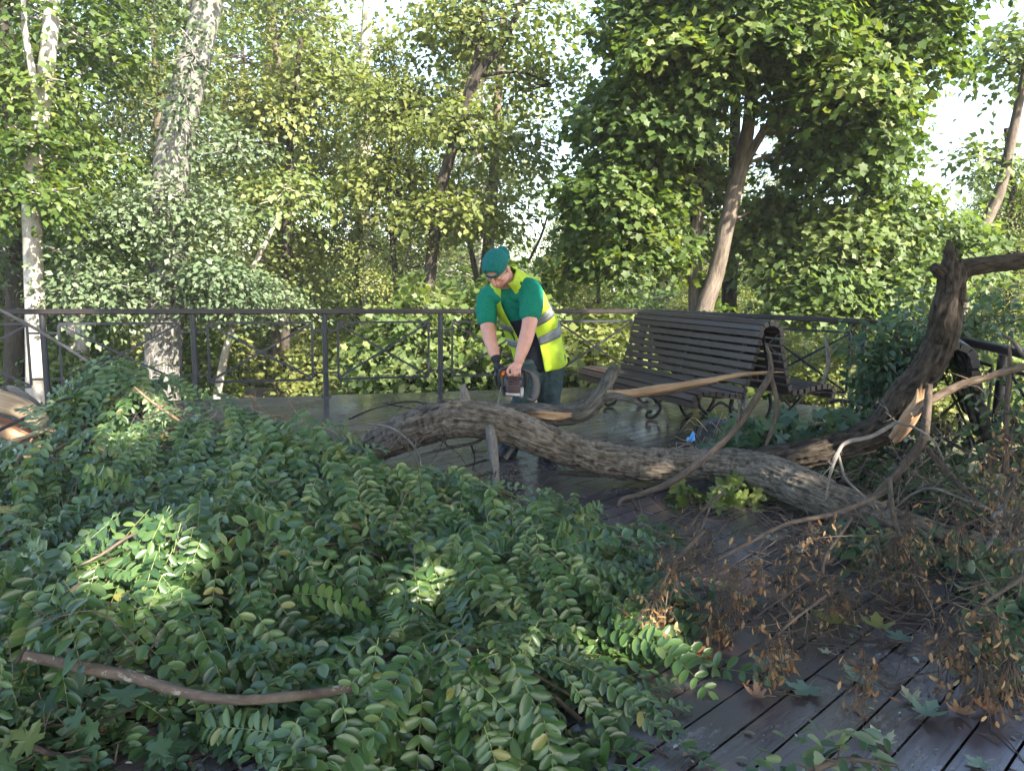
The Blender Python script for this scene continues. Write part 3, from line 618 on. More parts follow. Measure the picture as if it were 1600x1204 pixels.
# bare branches, each traced in the air where it hangs
def twigs_on(mb, q, n, L, r):
    for i in range(n):
        k = rng.integers(len(q) // 4, len(q)); d = nrm(rng.normal(size=3) + [0, 0, .2]); a = q[k, :3]; b = a + d * L * (.5 + rng.random())
        limb(mb, a, b, min(r, q[k, 3] * .7), .0012, 0, 4, .12)
        if rng.random() < .6: c = a + (b - a) * .55; limb(mb, c, c + nrm(d + .8 * rng.normal(size=3)) * L * .5, r * .6, .001, 0, 4, .12)
def bare_branch(label, rows, mat='bark_twig', forks=(), ntw=0, L=.2, amp=.002, seg=9, name='bare_branch', th=.6):
    if name == 'bare_branch': rows = [(a, b, c, d * th) for a, b, c, d in rows]; forks = [[(a, b, c, d * th) for a, b, c, d in f] for f in forks]; ntw = int(ntw * 2)
    root = empty(name, tuple(P(*rows[len(rows) // 2][:3])), label, 'branch'); m = MB(); q = limb_tube(m, rows, .03, seg, amp, rng.random(), f=50)
    m.build('stem', MAT[mat], root)
    m = MB()
    for f in forks: q2 = limb_tube(m, f, .03, 7, 0, rng.random()); q = np.vstack([q, q2])
    if ntw: twigs_on(m, q, ntw, L, .004)
    if m.n: tag(m.build('twigs', MAT[mat], root), kind='stuff')
    return root
bare_branch('thin bare branch slanting down from the left edge across the railing', [(-60, 455, 5.3, 4.5), (40, 505, 5.25, 4.5), (120, 553, 5.2, 4.3), (195, 604, 5.1, 4), (270, 646, 5.0, 3), (350, 672, 4.9, 2)], 'bark_grey', [[(165, 580, 5.15, 3), (178, 603, 5.12, 2), (186, 625, 5.1, 1)], [(205, 610, 5.1, 3), (260, 640, 5.0, 2.5), (330, 668, 4.9, 2), (370, 690, 4.8, 1)]], 4)
bare_branch('dark twig rising from the left edge over the splintered log', [(-30, 685, 4.75, 4.5), (40, 652, 4.75, 4), (75, 632, 4.8, 3.6), (115, 621, 4.85, 2.5)], 'bark_dark')
bare_branch('reddish bare branch lying along the top of the robinia heap', [(150, 720, 4.55, 6), (185, 700, 4.55, 6), (240, 680, 4.55, 5.5), (300, 660, 4.6, 5), (345, 658, 4.6, 4), (400, 650, 4.65, 3), (445, 649, 4.7, 2)], 'bark_red', [[(290, 664, 4.6, 4), (240, 630, 4.7, 3.5), (210, 605, 4.8, 3)], [(430, 650, 4.7, 2), (480, 660, 4.65, 2), (530, 680, 4.6, 1)]], 6)
bare_branch('thin purplish twig below the splintered log', [(0, 748, 4.3, 3.5), (55, 722, 4.35, 3.3), (105, 692, 4.4, 2.5)], 'bark_red')
bare_branch('grey forked twig bending down the left side of the heap', [(150, 752, 4.1, 5), (120, 790, 3.9, 5), (92, 850, 3.65, 4.5), (76, 890, 3.5, 4), (84, 935, 3.4, 2.5)], 'bark_grey', [[(92, 850, 3.65, 3), (60, 830, 3.6, 2), (30, 815, 3.6, 1)]], 4)
bare_branch('short thick grey stick poking out of the heap', [(225, 803, 3.75, 6), (265, 812, 3.7, 7), (302, 819, 3.68, 7)], 'bark_grey')
bare_branch('blotchy cut pole under the leaves at the bottom left', [(40, 1024, 2.27, 8), (120, 1040, 2.25, 9), (210, 1058, 2.22, 9.5), (300, 1084, 2.17, 9), (380, 1092, 2.15, 8.5), (470, 1086, 2.17, 9), (570, 1072, 2.22, 8.5), (665, 1058, 2.28, 5)], 'bark_blotch' if 'bark_blotch' in MAT else 'bark_grey', amp=.003, seg=18, name='cut_pole')
bare_branch('dark thin twig curving among leaves at the bottom left', [(20, 1128, 2.2, 3), (90, 1132, 2.2, 3.5), (160, 1125, 2.22, 3.5), (215, 1102, 2.25, 2.5)], 'bark_dark')
bare_branch('long dark branch leaning up across the trunk in front of the bench', [(965, 792, 4.75, 5), (972, 780, 4.78, 6), (1000, 772, 4.8, 7), (1050, 752, 4.85, 9), (1105, 712, 4.95, 9), (1150, 668, 5.0, 9), (1183, 620, 5.05, 9), (1203, 585, 5.1, 8), (1203, 558, 5.1, 5), (1196, 536, 5.1, 3)], 'bark_twig',
            [[(1203, 585, 5.1, 7), (1214, 630, 5.15, 7), (1208, 665, 5.2, 6), (1195, 700, 5.2, 4)], [(985, 776, 4.8, 5), (1000, 800, 4.75, 4), (1012, 820, 4.7, 2)], [(1150, 668, 5, 5), (1155, 640, 5.0, 3), (1150, 610, 5, 1)]], 6, .15, seg=12)
bare_branch('curved stick arching over the left end of the trunk', [(575, 662, 5.3, 3), (610, 668, 5.25, 3.5), (640, 690, 5.2, 3.5), (655, 712, 5.15, 3.5), (658, 738, 5.1, 3)], 'bark_grey', [], 3)
bare_branch('tangle of dark twigs under the arch of the trunk', [(655, 712, 5.35, 4), (700, 700, 5.35, 4), (745, 690, 5.36, 4), (765, 672, 5.4, 4)], 'bark_dark', [[(640, 735, 5.2, 4), (700, 735, 5.2, 3.5), (760, 718, 5.3, 3)], [(735, 692, 5.36, 2.5), (742, 715, 5.34, 2), (738, 735, 5.33, 1)], [(680, 760, 5.0, 4), (730, 750, 5.05, 3), (775, 735, 5.1, 2)], [(700, 700, 5.35, 3), (690, 680, 5.36, 2)]], 16, .16)
bare_branch('short cut stick leaning between the worker and the trunk', [(790, 716, 5.5, 6), (800, 702, 5.5, 6), (810, 690, 5.5, 6)], 'bark_grey')
bare_branch('rotten dark stick lying flat on the deck under the trunk', [(872, 738, 5.35, 6), (920, 741, 5.35, 7), (945, 742, 5.35, 4)], 'bark_dark')
bare_branch('thin branch arching over the deck left of the trunk', [(545, 655, 6.6, 2.5), (590, 636, 6.6, 2.5), (640, 627, 6.6, 2.5), (670, 632, 6.55, 2), (700, 640, 6.5, 1)], 'bark_dark', [[(610, 632, 6.6, 2), (650, 640, 6.5, 2), (680, 655, 6.4, 1.5)]], 12, .14)
bare_branch('rough reddish branch reaching from the torn fork to the right edge', [(1425, 648, 4.6, 8), (1460, 622, 4.55, 9), (1500, 602, 4.5, 10), (1545, 588, 4.45, 9.5), (1600, 572, 4.4, 9.5), (1680, 550, 4.3, 8)], 'bark_rough', [], 5, .15, amp=.006, seg=14)
bare_branch('upright thin trunk standing in the brush at the right edge', [(1572, 740, 4.5, 7), (1572, 680, 4.5, 7), (1574, 620, 4.5, 6.5), (1578, 565, 4.5, 5), (1576, 540, 4.5, 3)], 'bark_twig', [], 4)
bare_branch('dark broken branch hanging over the railing at right', [(1566, 520, 4.7, 3), (1585, 535, 4.7, 5), (1600, 555, 4.7, 6), (1630, 580, 4.7, 7)], 'bark_grey')
bare_branch('split upright stick in front of the black corner post', [(1286, 600, 5.9, 6), (1294, 570, 5.9, 6), (1293, 545, 5.9, 5), (1288, 525, 5.9, 2)], 'bark_grey', [], 2)
bare_branch('mossy branch running from the fork down to the trunk', [(1452, 600, 4.55, 8), (1448, 650, 4.55, 10), (1440, 690, 4.6, 11), (1405, 735, 4.72, 10), (1370, 770, 4.66, 8), (1345, 790, 4.62, 5)], 'bark_twig', [[(1445, 695, 4.8, 8), (1480, 735, 4.6, 8), (1520, 780, 4.4, 7), (1553, 803, 4.3, 6), (1572, 825, 4.25, 3)]], 12, .16, amp=.004, seg=12)
bare_branch('pale smooth branch bending sharply down at the lower right', [(1610, 795, 4.2, 5), (1553, 803, 4.15, 6), (1560, 822, 4.1, 6.5), (1545, 850, 3.95, 6.5), (1520, 880, 3.8, 6), (1503, 920, 3.6, 5.5), (1500, 955, 3.45, 4)], 'bark_grey', [[(1548, 795, 4.2, 4), (1500, 778, 4.3, 4), (1455, 762, 4.4, 4), (1420, 775, 4.5, 3.5), (1392, 800, 4.5, 2.5)]], 6, .16, seg=10)
bare_branch('pale forked twig draped over the middle of the trunk', [(1400, 660, 4.5, 5), (1360, 682, 4.5, 5.5), (1325, 690, 4.5, 5.5), (1310, 705, 4.45, 5), (1296, 745, 4.35, 4), (1290, 780, 4.3, 2)], 'bark_grey', [[(1309, 708, 4.45, 4.5), (1322, 748, 4.35, 4), (1350, 775, 4.28, 3), (1366, 795, 4.25, 1.5)], [(1400, 660, 4.5, 4), (1430, 668, 4.45, 3.5), (1460, 690, 4.4, 3), (1475, 720, 4.35, 1.5)]], 10, .16)
bare_branch('long thin grey branch crossing the brush at the lower right', [(1395, 800, 4.3, 5), (1440, 830, 4.1, 5), (1470, 862, 3.9, 5), (1530, 885, 3.75, 4), (1610, 930, 3.6, 3)], 'bark_grey', [], 8, .15)
bare_branch('thin crooked twig touching the boards at the lower right', [(1458, 930, 3.4, 4), (1450, 965, 3.25, 3.5), (1462, 1010, 3.05, 3), (1500, 1052, 2.85, 2)], 'bark_grey', [], 3)

# seed twigs: dry maple twigs hung with brown winged seeds
MAT['seed'] = leaf_mat('dry_seed', [(0, (.10, .055, .028)), (.6, (.25, .145, .07)), (1, (.44, .30, .15))], .35, .6, .2, (1.1, .9, .5))
SW = np.array([[0, 0, 0], [.16, .2, .05], [.23, .7, 0], [.07, 1, -.05], [-.13, .6, .04], [-.12, .2, .02]]); SWF = np.array([[0, 1, 2, 4], [2, 3, 4, 4], [0, 4, 5, 5]])
SWF = np.array([[0, 1, 5], [1, 2, 4], [1, 4, 5], [2, 3, 4]])
def seed_cluster(parent, p, n, size, spread):
    m = MB(); pos = p + rng.normal(size=(n, 3)) * spread * [.8, .8, 1.3] - [0, 0, spread * 1.6]; yd = np.tile([0, 0, -1.0], (n, 1)) + .45 * rng.normal(size=(n, 3))
    leaves(m, SW, SWF, pos, rng.normal(size=(n, 3)), yd, size * (.7 + .5 * rng.random(n)), np.clip(rng.random(n), 0, 1))
    tag(m.build('seeds', MAT['seed'], parent), kind='stuff')
    s = MB()
    for q in pos[::2]: s.tube([p + rng.normal(size=3) * .01, (p + q) / 2 + rng.normal(size=3) * .01, q], [.0016, .0013, .001], 4, caps=False)
    tag(s.build('seed_stalks', MAT['bark_twig'], parent), kind='stuff')
def seed_twig(label, rows, clusters):
    rows = [(x, y, Y * .84, r) for x, y, Y, r in rows]; clusters = [(x, y, Y * .84, n, s * .84) for x, y, Y, n, s in clusters]
    root = empty('seed_twig', tuple(P(*rows[0][:3])), label, 'dry twig', 'dry seed twigs'); m = MB(); q = limb_tube(m, rows, .03, 7, 0); twigs_on(m, q, 8, .12, .003); m.build('twig', MAT['bark_twig'], root)
    for x, y, Y, n, s in clusters: seed_cluster(root, P(x, y, Y), int(n * 1.7), .034, s * 1.2)
seed_twig('dry twig with the brightest golden brown seed bunches above the boards', [(1380, 770, 4.4, 4), (1310, 800, 4.1, 4), (1230, 818, 3.9, 3.5), (1165, 850, 3.7, 3), (1120, 875, 3.6, 2)], [(1150, 890, 3.6, 46, .06), (1186, 880, 3.62, 30, .04), (1140, 935, 3.55, 50, .06), (1115, 955, 3.5, 36, .055), (1132, 985, 3.5, 12, .03)])
seed_twig('dry twig with seeds hanging down in front of the trunk end', [(1390, 750, 4.4, 4), (1395, 800, 4.25, 4), (1410, 850, 4.1, 3)], [(1400, 840, 4.1, 60, .09), (1430, 880, 4.0, 60, .09), (1372, 870, 4.1, 40, .08), (1425, 920, 3.95, 40, .07), (1420, 800, 4.2, 30, .07)])
seed_twig('dry seed twig hanging over the middle boards', [(1330, 810, 4.2, 3), (1290, 870, 3.9, 3), (1285, 910, 3.7, 2)], [(1240, 870, 3.8, 34, .055), (1290, 900, 3.7, 40, .07), (1320, 925, 3.7, 34, .06), (1268, 820, 4.0, 14, .04), (1300, 815, 4.0, 16, .04)])
seed_twig('brown seed twig lying by the maple leaves on the boards', [(1290, 930, 3.5, 2.5), (1250, 960, 3.3, 2.5), (1215, 990, 3.1, 2)], [(1215, 990, 3.12, 46, .05), (1205, 1000, 3.05, 26, .04), (1350, 1040, 2.95, 30, .045)])
seed_twig('brown seed twig caught on the right end of the heap', [(1100, 830, 4.0, 3), (1060, 870, 3.7, 3), (1030, 920, 3.45, 2)], [(1025, 925, 3.4, 40, .05), (1050, 880, 3.6, 26, .06), (1075, 860, 3.8, 20, .06)])
seed_twig('brown seed twig at the right edge of the brush', [(1600, 900, 3.4, 4), (1540, 940, 3.3, 3), (1500, 970, 3.2, 2)], [(1500, 985, 3.15, 60, .08), (1550, 960, 3.2, 40, .08), (1580, 1030, 3.0, 60, .09), (1540, 1050, 2.95, 50, .07), (1480, 1000, 3.1, 40, .06)])
seed_twig('dry brush with seeds beside the upright thin trunk', [(1590, 740, 4.3, 4), (1570, 790, 4.2, 3), (1580, 840, 4.0, 2)], [(1545, 700, 4.4, 20, .06), (1580, 680, 4.4, 36, .08), (1585, 740, 4.3, 50, .10), (1500, 815, 4.2, 40, .07), (1590, 800, 4.1, 50, .1)])
seed_twig('reddish dry twig beside the lit maple sprig', [(1130, 770, 4.9, 3), (1095, 800, 4.7, 2.5), (1075, 830, 4.5, 2)], [(1085, 800, 4.7, 24, .06), (1110, 830, 4.5, 24, .07)])

# tangles of fine dry twigs
def brush(label, spots, n, L):
    m = MB()
    for i in range(n):
        x, y, Y, r = spots[rng.integers(len(spots))]; a = P(x + rng.normal() * r, y + rng.normal() * r * .6, Y + rng.normal() * .15); d = nrm(rng.normal(size=3) * [1, .7, .55]); l_ = L * (.4 + .9 * rng.random())
        a[2] = max(a[2], .02); c = a + d * l_ * .5 + rng.normal(size=3) * .12 * l_; e = a + d * l_ + rng.normal(size=3) * .15 * l_; e[2] = max(e[2] - .1 * l_, .01); c[2] = max(c[2], .01)
        p = spline([a, c, e], l_ / 9); r0 = .0022 + .003 * rng.random() ** 2; m.tube(p, np.linspace(r0, .0009, len(p)), 5, caps=False, var=rng.random())
        for k in range(rng.integers(1, 5)):
            j = rng.integers(len(p) // 4, len(p)); q = p[j] + nrm(d + .9 * rng.normal(size=3)) * l_ * .3 * (.4 + rng.random()); q[2] = max(q[2], .008); limb(m, p[j], q, r0 * .6, .0008, 0, 4, .15)
    tag(m.build('dry_twigs', MAT['bark_twig']), label, None, None, 'stuff')
brush('tangle of fine dry twigs over the right end of the trunk', [(1300, 830, 4.2, 60), (1400, 800, 4.3, 60), (1250, 850, 3.7, 50), (1350, 880, 3.6, 60), (1180, 850, 3.6, 50)], 78, .42)
brush('tangle of fine dry twigs at the right edge', [(1500, 900, 3.6, 60), (1560, 980, 3.3, 60), (1540, 760, 4.4, 50), (1580, 850, 4.0, 50), (1440, 960, 3.1, 50)], 105, .45)
brush('tangle of fine dry twigs round the torn fork', [(1440, 700, 4.9, 50), (1380, 720, 5.0, 50), (1500, 720, 4.7, 50), (1330, 660, 5.4, 50), (1420, 760, 4.6, 40)], 70, .38)
brush('loose thin twigs among the maple leaves on the boards', [(1350, 1040, 2.9, 60), (1250, 980, 3.1, 60), (1430, 1060, 2.75, 50), (1100, 900, 3.4, 40)], 50, .30)
brush('thin twigs sticking out of the robinia heap', [(300, 700, 4.4, 90), (120, 800, 3.8, 70), (700, 780, 4.4, 60), (500, 900, 3.4, 120), (900, 860, 3.9, 50), (150, 1100, 2.3, 90)], 85, .45)
# ------------------------------------------------------------------ the splintered log at the left
sg = empty('splintered_log', tuple(P(40, 720, 5.0)), 'shattered log with pale and orange split wood at the left edge', 'log')
def shard(rows, mat, flat=.22, name='splinter'):
    rows = [(a, b_, c, r * .74) for a, b_, c, r in rows]; m = MB(); q = spline(PX(rows), .03); V, Fc, D = tube(q[:, :3], q[:, 3], 18, disp=furrow(.008, 30), var=rng.random())
    c = np.repeat(q[:, :3], 18, 0); vd = nrm(c - [0, 0, EYE]); o = V - c; V = c + o - vd * (np.sum(o * vd, 1, keepdims=True) * (1 - flat)); m.add(V, Fc, D); m.build(name, MAT[mat], sg)
shard([(-90, 605, 5.0, 20), (-20, 622, 5.0, 22), (30, 636, 5.0, 22), (65, 658, 5.0, 16), (90, 680, 5.0, 8), (108, 693, 5.0, 2)], 'pale_wood')
shard([(12, 604, 5.1, 3), (24, 612, 5.1, 10), (45, 632, 5.1, 15), (70, 655, 5.12, 15), (92, 680, 5.1, 8), (106, 694, 5.1, 3)], 'bark_grey', .6, 'bark')
shard([(-90, 640, 5.05, 18), (-20, 660, 5.05, 20), (35, 678, 5.05, 19), (80, 698, 5.05, 12), (112, 716, 5.05, 3)], 'red_wood')
shard([(-90, 725, 4.9, 6), (-20, 704, 4.9, 6), (40, 684, 4.88, 6), (75, 672, 4.9, 4), (104, 678, 4.92, 2)], 'pale_wood', .8)
shard([(-90, 650, 4.98, 12), (-10, 668, 4.98, 12), (45, 692, 4.98, 11), (90, 712, 4.98, 8), (112, 728, 5.0, 2)], 'torn_wood')
shard([(-90, 705, 4.85, 16), (-20, 712, 4.85, 15), (30, 716, 4.87, 12), (75, 722, 4.9, 7), (104, 726, 4.95, 2)], 'torn_wood')
shard([(-90, 740, 4.8, 20), (-20, 742, 4.8, 18), (50, 744, 4.83, 15), (96, 748, 4.85, 3)], 'red_wood')
shard([(30, 718, 4.8, 3), (60, 730, 4.8, 4), (90, 742, 4.8, 3)], 'torn_wood', .8)

# ------------------------------------------------------------------ the heap of cut robinia boughs
MAT['robinia'] = leaf_mat('robinia_leaf', [(0, (.026, .064, .018)), (.5, (.055, .115, .034)), (.9, (.11, .18, .06)), (1, (.20, .20, .05))], .34, .36, .6, (1.2, 1.2, .5), ((.16, .20, .13), .85))
MAT['rachis'] = plain_mat('rachis_green', (.14, .17, .05), .6)
BUMPS = [(-1.52, 4.34, .80, .50, .51), (-2.45, 4.15, .95, .65, .42), (-2.60, 5.05, .44, .30, .84), (-.30, 3.75, .55, .50, .31), (.16, 3.25, .28, .46, .20), (-.95, 3.05, .95, .55, .36), (-.24, 2.38, .40, .28, .20), (-1.75, 2.55, .75, .45, .26), (-1.25, 3.70, .95, .50, .45)]
def H(x, y):
    s = 0
    for cx, cy_, sx, sy, h in BUMPS: s = s + (h * np.exp(-(((x - cx) / sx) ** 2 + ((y - cy_) / sy) ** 2) ** 1.4)) ** 4
    s = s ** .25; return s + np.clip(s * 4, 0, 1) * .20 * (noise3(np.stack([np.asarray(x) * 2.6 + 40, np.asarray(y) * 2.6 + 40, 0 * np.asarray(x)], -1)) - .45)
def Hn(x, y, e=.04):
    return nrm(np.stack([-(H(x + e, y) - H(x - e, y)) / (2 * e), -(H(x, y + e) - H(x, y - e)) / (2 * e), np.ones_like(x)], -1))
_t = [0, .14, .38, .68, .9, 1.0]; _w = [.02, .16, .235, .24, .14, .015]
LO = np.array([(sx * w, t, .10 * abs(sx) * w / .21 - .10 * t * t) for t, w in zip(_t, _w) for sx in (-1, 0, 1)])
LOF = np.array([(3 * i + j, 3 * i + j + 1, 3 * i + j + 4, 3 * i + j + 3) for i in range(5) for j in (0, 1)])
def fronds(ml, ms, base, dirs, nors, L, size, npair, droop, tone, hang=.25):
    """pinnate leaves: a thin stalk with pairs of oval leaflets and one at the tip"""
    n = len(base); dirs = perp(nors, dirs); wilt = rng.random(n) ** 6; side = np.cross(dirs, nors); down = np.array([0, 0, -1.0]); T = 1 + 2 * npair
    for i in range(n):
        t = np.linspace(0, 1, 8); p = base[i] + dirs[i] * (t * L[i])[:, None] + (down * droop[i] + side[i] * .12 * rng.normal()) * (t * t * L[i])[:, None]
        p[:, 2] = np.maximum(p[:, 2], .012 + .02 * rng.random())
        ms.tube(p, np.linspace(.0017, .0008, 8), 4, caps=False)
        tt = np.concatenate([np.repeat(np.linspace(.05, .95, npair), 2), [1.0]]) + rng.normal(size=T) * .008
        pp = np.stack([np.interp(tt, t, p[:, k]) for k in range(3)], -1); tg = nrm(np.stack([np.interp(tt, t, np.gradient(p[:, k])) for k in range(3)], -1))
        sg = np.array([1, -1] * npair + [0.0]); sd = np.tile(side[i], (T, 1)); nn = nrm(np.cross(sd, tg))
        yd = sd * sg[:, None] + tg * (.42 + .10 * rng.normal(size=T))[:, None] + down * hang * np.abs(sg)[:, None] + (.07 + .35 * wilt[i]) * rng.normal(size=(T, 3)) + down * wilt[i] * .8; yd[-1] = tg[-1]
        no = nrm(nn + sd * (-.35 * sg[:, None]) * hang * 2 + (.16 + .5 * wilt[i]) * rng.normal(size=(T, 3)))
        sz = size[i] * np.sin(np.pi * (.24 + .52 * tt)) * (.85 + .3 * rng.random(T))
        var = np.clip(tone[i] + .22 * rng.normal(size=T), 0, .92); var[rng.random(T) < .012] = 1.0
        leaves(ml, LO, LOF, pp, no, yd, sz, var)
def bough(label, x, y, ang, L, n, off, group, fl=.34, size=.068, npair=11, wild=0.0, drp=.6):
    s = np.linspace(0, L, 9); w = .12 * L * np.sin(s / L * 3 + rng.random() * 6); d = np.array([math.cos(ang), math.sin(ang)]); nn = np.array([-d[1], d[0]])
    X = x + (s - L * .5) * d[0] + w * nn[0]; Y = y + (s - L * .5) * d[1] + w * nn[1]; Z = np.maximum(H(X, Y) + off, .02) + wild * (s / L) ** 1.5
    path = np.stack([X, Y, Z], -1); root = empty('robinia_bough', (X[0], Y[0], 0), label, 'cut bough', group)
    bs_ = .72 + .40 * rng.random(); size = size * bs_; fl = fl * (.55 + .45 * bs_); npair = int(npair + (1.0 - bs_) * 8)
    ms, ml = MB(), MB(); ms.tube(path - [0, 0, .035], np.linspace(.009, .003, 9), 7, var=rng.random()); st = ms; rs = MB()
    t = np.clip(np.linspace(.08, 1, n) + rng.normal(size=n) * .03, 0, 1) * 8; base = np.stack([np.interp(t, np.arange(9), path[:, k]) for k in range(3)], -1)
    no = Hn(base[:, 0], base[:, 1]); sgn = np.where(np.arange(n) % 2 == 0, 1, -1); a2 = ang + sgn * (.6 + .7 * rng.random(n)); dr = np.stack([np.cos(a2), np.sin(a2), np.zeros(n)], -1)
    dh = np.stack([no[:, 0], no[:, 1], np.zeros(n)], -1) * 3.4 + [0, -.25, 0]; dr = nrm(dr + dh); tone = np.clip(.42 + .18 * rng.normal() + .24 * rng.normal(size=n), .05, .88)
    drape = rng.random(n) < drp; lat = rng.normal(size=n) * .55
    no = nrm(no + .38 * rng.normal(size=(n, 3)) + np.where(drape[:, None], [0, -1.1, .05], [0, -.35, .1]))
    dr = np.where(drape[:, None], nrm(np.stack([lat + dh[:, 0] * .4, -.35 + 0 * lat, -.9 + 0 * lat], -1)), dr); base = base + np.where(drape[:, None], [0, -.03, .06], [0, 0, .02]) + rng.normal(size=(n, 3)) * .03
    fronds(ml, rs, base, dr, no, fl * (.7 + .5 * rng.random(n)), size * (.85 + .3 * rng.random(n)), npair, .15 + .35 * rng.random(n), tone, .1 + .35 * rng.random())
    st.build('stem', MAT['bark_twig'], root); lo = ml.build('leaves', MAT['robinia'], root); rs.build('leaf_stalks', MAT['rachis'], lo); return root
REG = [(0, 17, 'green robinia bough on the round hump of the heap below the trunk end', 'robinia boughs on the round hump of the heap'),
       (1, 12, 'robinia bough on the far left part of the heap', 'robinia boughs on the left of the heap'),
       (2, 11, 'robinia bough drooping in the tall tuft before the left railing', 'robinia boughs of the tall tuft'),
       (3, 13, 'robinia bough in the middle of the heap around the red leaf', 'robinia boughs in the middle of the heap'),
       (4, 9, 'robinia bough at the right tip of the heap with paler leaflets', 'robinia boughs at the right tip of the heap'),
       (5, 15, 'robinia bough on the front slope of the heap above the cut pole', 'robinia boughs on the front slope of the heap'),
       (6, 11, 'dark robinia bough lying at the bottom middle before the heap', 'robinia boughs at the bottom middle'),
       (8, 13, 'robinia bough hanging down the middle of the heap above the front slope', 'robinia boughs hanging on the middle slope'),
       (7, 10, 'robinia bough at the bottom left below the cut pole', 'robinia boughs at the bottom left')]
for bi, cnt, lab, grp in REG:
    cx, cyy, sx, sy, h = BUMPS[bi]
    for k in range(cnt):
        a = k * 2.4 + rng.random(); q = math.sqrt((k + .4) / cnt) * .95; x, y = cx + math.cos(a) * q * sx, cyy + math.sin(a) * q * sy
        dirn = math.atan2(math.sin(a) * sx, math.cos(a) * sy) + rng.normal() * .7
        if -.95 < x < -.35 and y < 2.62 and bi in (5, 7): x -= .55
        if x > -.35 and y < 2.75 and bi == 5: x -= .5
        bough(lab, x, y, dirn, (.55 if bi in (2, 4) else .8) * (.8 + .4 * rng.random()), int(rng.integers(12, 20)), [-.04, .06, -.14, .02][k % 4], grp, fl=.46 if bi != 6 else .44, size=.064 if bi in (2, 1, 0) else .068, drp=.25 if bi in (6, 7, 4) else .7)
for x, y, ang, lab in ((-.02, 2.95, -.6, 'single robinia bough with pale leaflets pointing at the maple leaves'), (-.25, 2.2, -.25, 'feathery robinia bough along the bottom edge'), (-.35, 2.2, 3.4, 'robinia bough with rows of flat leaflets at the bottom edge'), (.1, 4.35, .2, 'thin robinia bough lying on the deck beside the dark leaning branch'), (.45, 4.1, .1, 'robinia bough with dark leaflets on the boards right of the heap'), (-1.9, 4.9, .8, 'robinia bough leaning against the broken trunk end')):
    bough(lab, x, y, ang, .75, 14, .04, 'loose robinia boughs round the heap', fl=.30, size=.06, wild=.08)

_mo = [(0, 0), (.16, -.07), (.30, -.16), (.34, -.08), (.46, -.06), (.36, .06), (.30, .14), (.44, .18), (.50, .28), (.66, .30), (.60, .40), (.72, .52), (.56, .52), (.46, .56), (.30, .50), (.20, .50), (.24, .62), (.20, .72), (.28, .78), (.16, .84), (.10, .94), (0, 1.08)]
_mf = np.array(_mo + [(-a, b) for a, b in _mo[-2:0:-1]]); LB = np.vstack([[[0, .3, 0]], np.c_[_mf, .16 * np.abs(_mf[:, 0]) + .10 * np.sin(_mf[:, 0] * 9 + 1) * _mf[:, 1] - .12 * _mf[:, 1] ** 2]]); LBF = np.array([(0, 1 + i, 1 + (i + 1) % len(_mf)) for i in range(len(_mf))])
# ------------------------------------------------------------------ maple boughs in the brush on the right
MAT['maple_cut'] = leaf_mat('maple_cut_leaf', [(0, (.03, .07, .03)), (.6, (.055, .105, .045)), (1, (.11, .15, .06))], .3, .5, .4, (1.2, 1.2, .5), ((.13, .17, .12), .8))
MAT['maple_lit'] = leaf_mat('maple_sunlit_leaf', [(0, (.07, .11, .025)), (.6, (.125, .165, .04)), (1, (.2, .22, .06))], .4, .5, .4)  # lighter copy of the cut maple leaf; sunlight put into its colour
def maple_bough(label, pts, rpx, n, K, size, mat='maple_cut', group='cut maple boughs in the brush', small=False):
    q = PX([(x, y, Y, 4) for x, y, Y in pts]); root = empty('maple_bough', tuple(q[0, :3]), label, 'cut bough', group); m = MB(); pp = spline(q, .06); m.tube(pp[:, :3], np.linspace(.013, .004, len(pp)), 7, var=rng.random())
    idx = rng.integers(0, len(pp), n); C = pp[idx, :3] + rng.normal(size=(n, 3)) * [1, .8, .7] * rpx * pts[0][2] / F; C[:, 2] = np.maximum(C[:, 2], .05)
    for c, i in zip(C, idx): limb(m, pp[i, :3], c, .004, .0015, 0, 4, .1)
    m.build('stem', MAT['bark_twig'], root); ml = MB(); spray_leaves(ml, C, nrm(rng.normal(size=(n, 3)) * .5 + [0, -.35, .8]), np.full(n, .11), K, size, *((LO, LOF) if small else (LB, LBF)), flat=.4); ml.build('leaves', MAT[mat], root); return root
maple_bough('leafy bough with large pale maple leaves beside the black tipped bin', [(1160, 700, 5.7), (1205, 680, 5.7), (1250, 680, 5.7)], 28, 26, 7, .12)
maple_bough('leafy bough piled behind the trunk under the split upright stick', [(1250, 690, 5.6), (1320, 685, 5.5), (1395, 662, 5.5)], 24, 34, 8, .10)
maple_bough('dense dark bough hanging in front of the black corner post', [(1400, 600, 5.9), (1400, 540, 6.0), (1430, 500, 6.1)], 42, 60, 11, .075, small=True)
maple_bough('fine leaved dark bough between the limb and the right railing', [(1440, 560, 5.9), (1500, 520, 5.9), (1560, 490, 5.9)], 34, 40, 11, .07, small=True)
maple_bough('mossy green bough low at the foot of the upright stick', [(1350, 620, 6.1), (1385, 590, 6.2), (1415, 560, 6.3)], 30, 44, 11, .075, small=True)
maple_bough('bright yellow green maple sprig in the sun below the trunk', [(1100, 790, 4.85), (1130, 782, 4.9), (1165, 780, 4.95)], 22, 14, 7, .10, 'maple_lit')
maple_bough('dark leafy bough under the end of the trunk', [(1340, 890, 3.9), (1400, 900, 3.8), (1480, 900, 3.8)], 40, 40, 9, .075, small=True)
maple_bough('dark green bough on the boards behind the end of the trunk', [(1420, 790, 4.9), (1490, 800, 4.8), (1560, 800, 4.7)], 30, 34, 9, .08, small=True)
maple_bough('leafy bough in the brush at the right edge', [(1560, 900, 3.6), (1590, 960, 3.4), (1600, 1030, 3.2)], 50, 46, 10, .07, small=True)
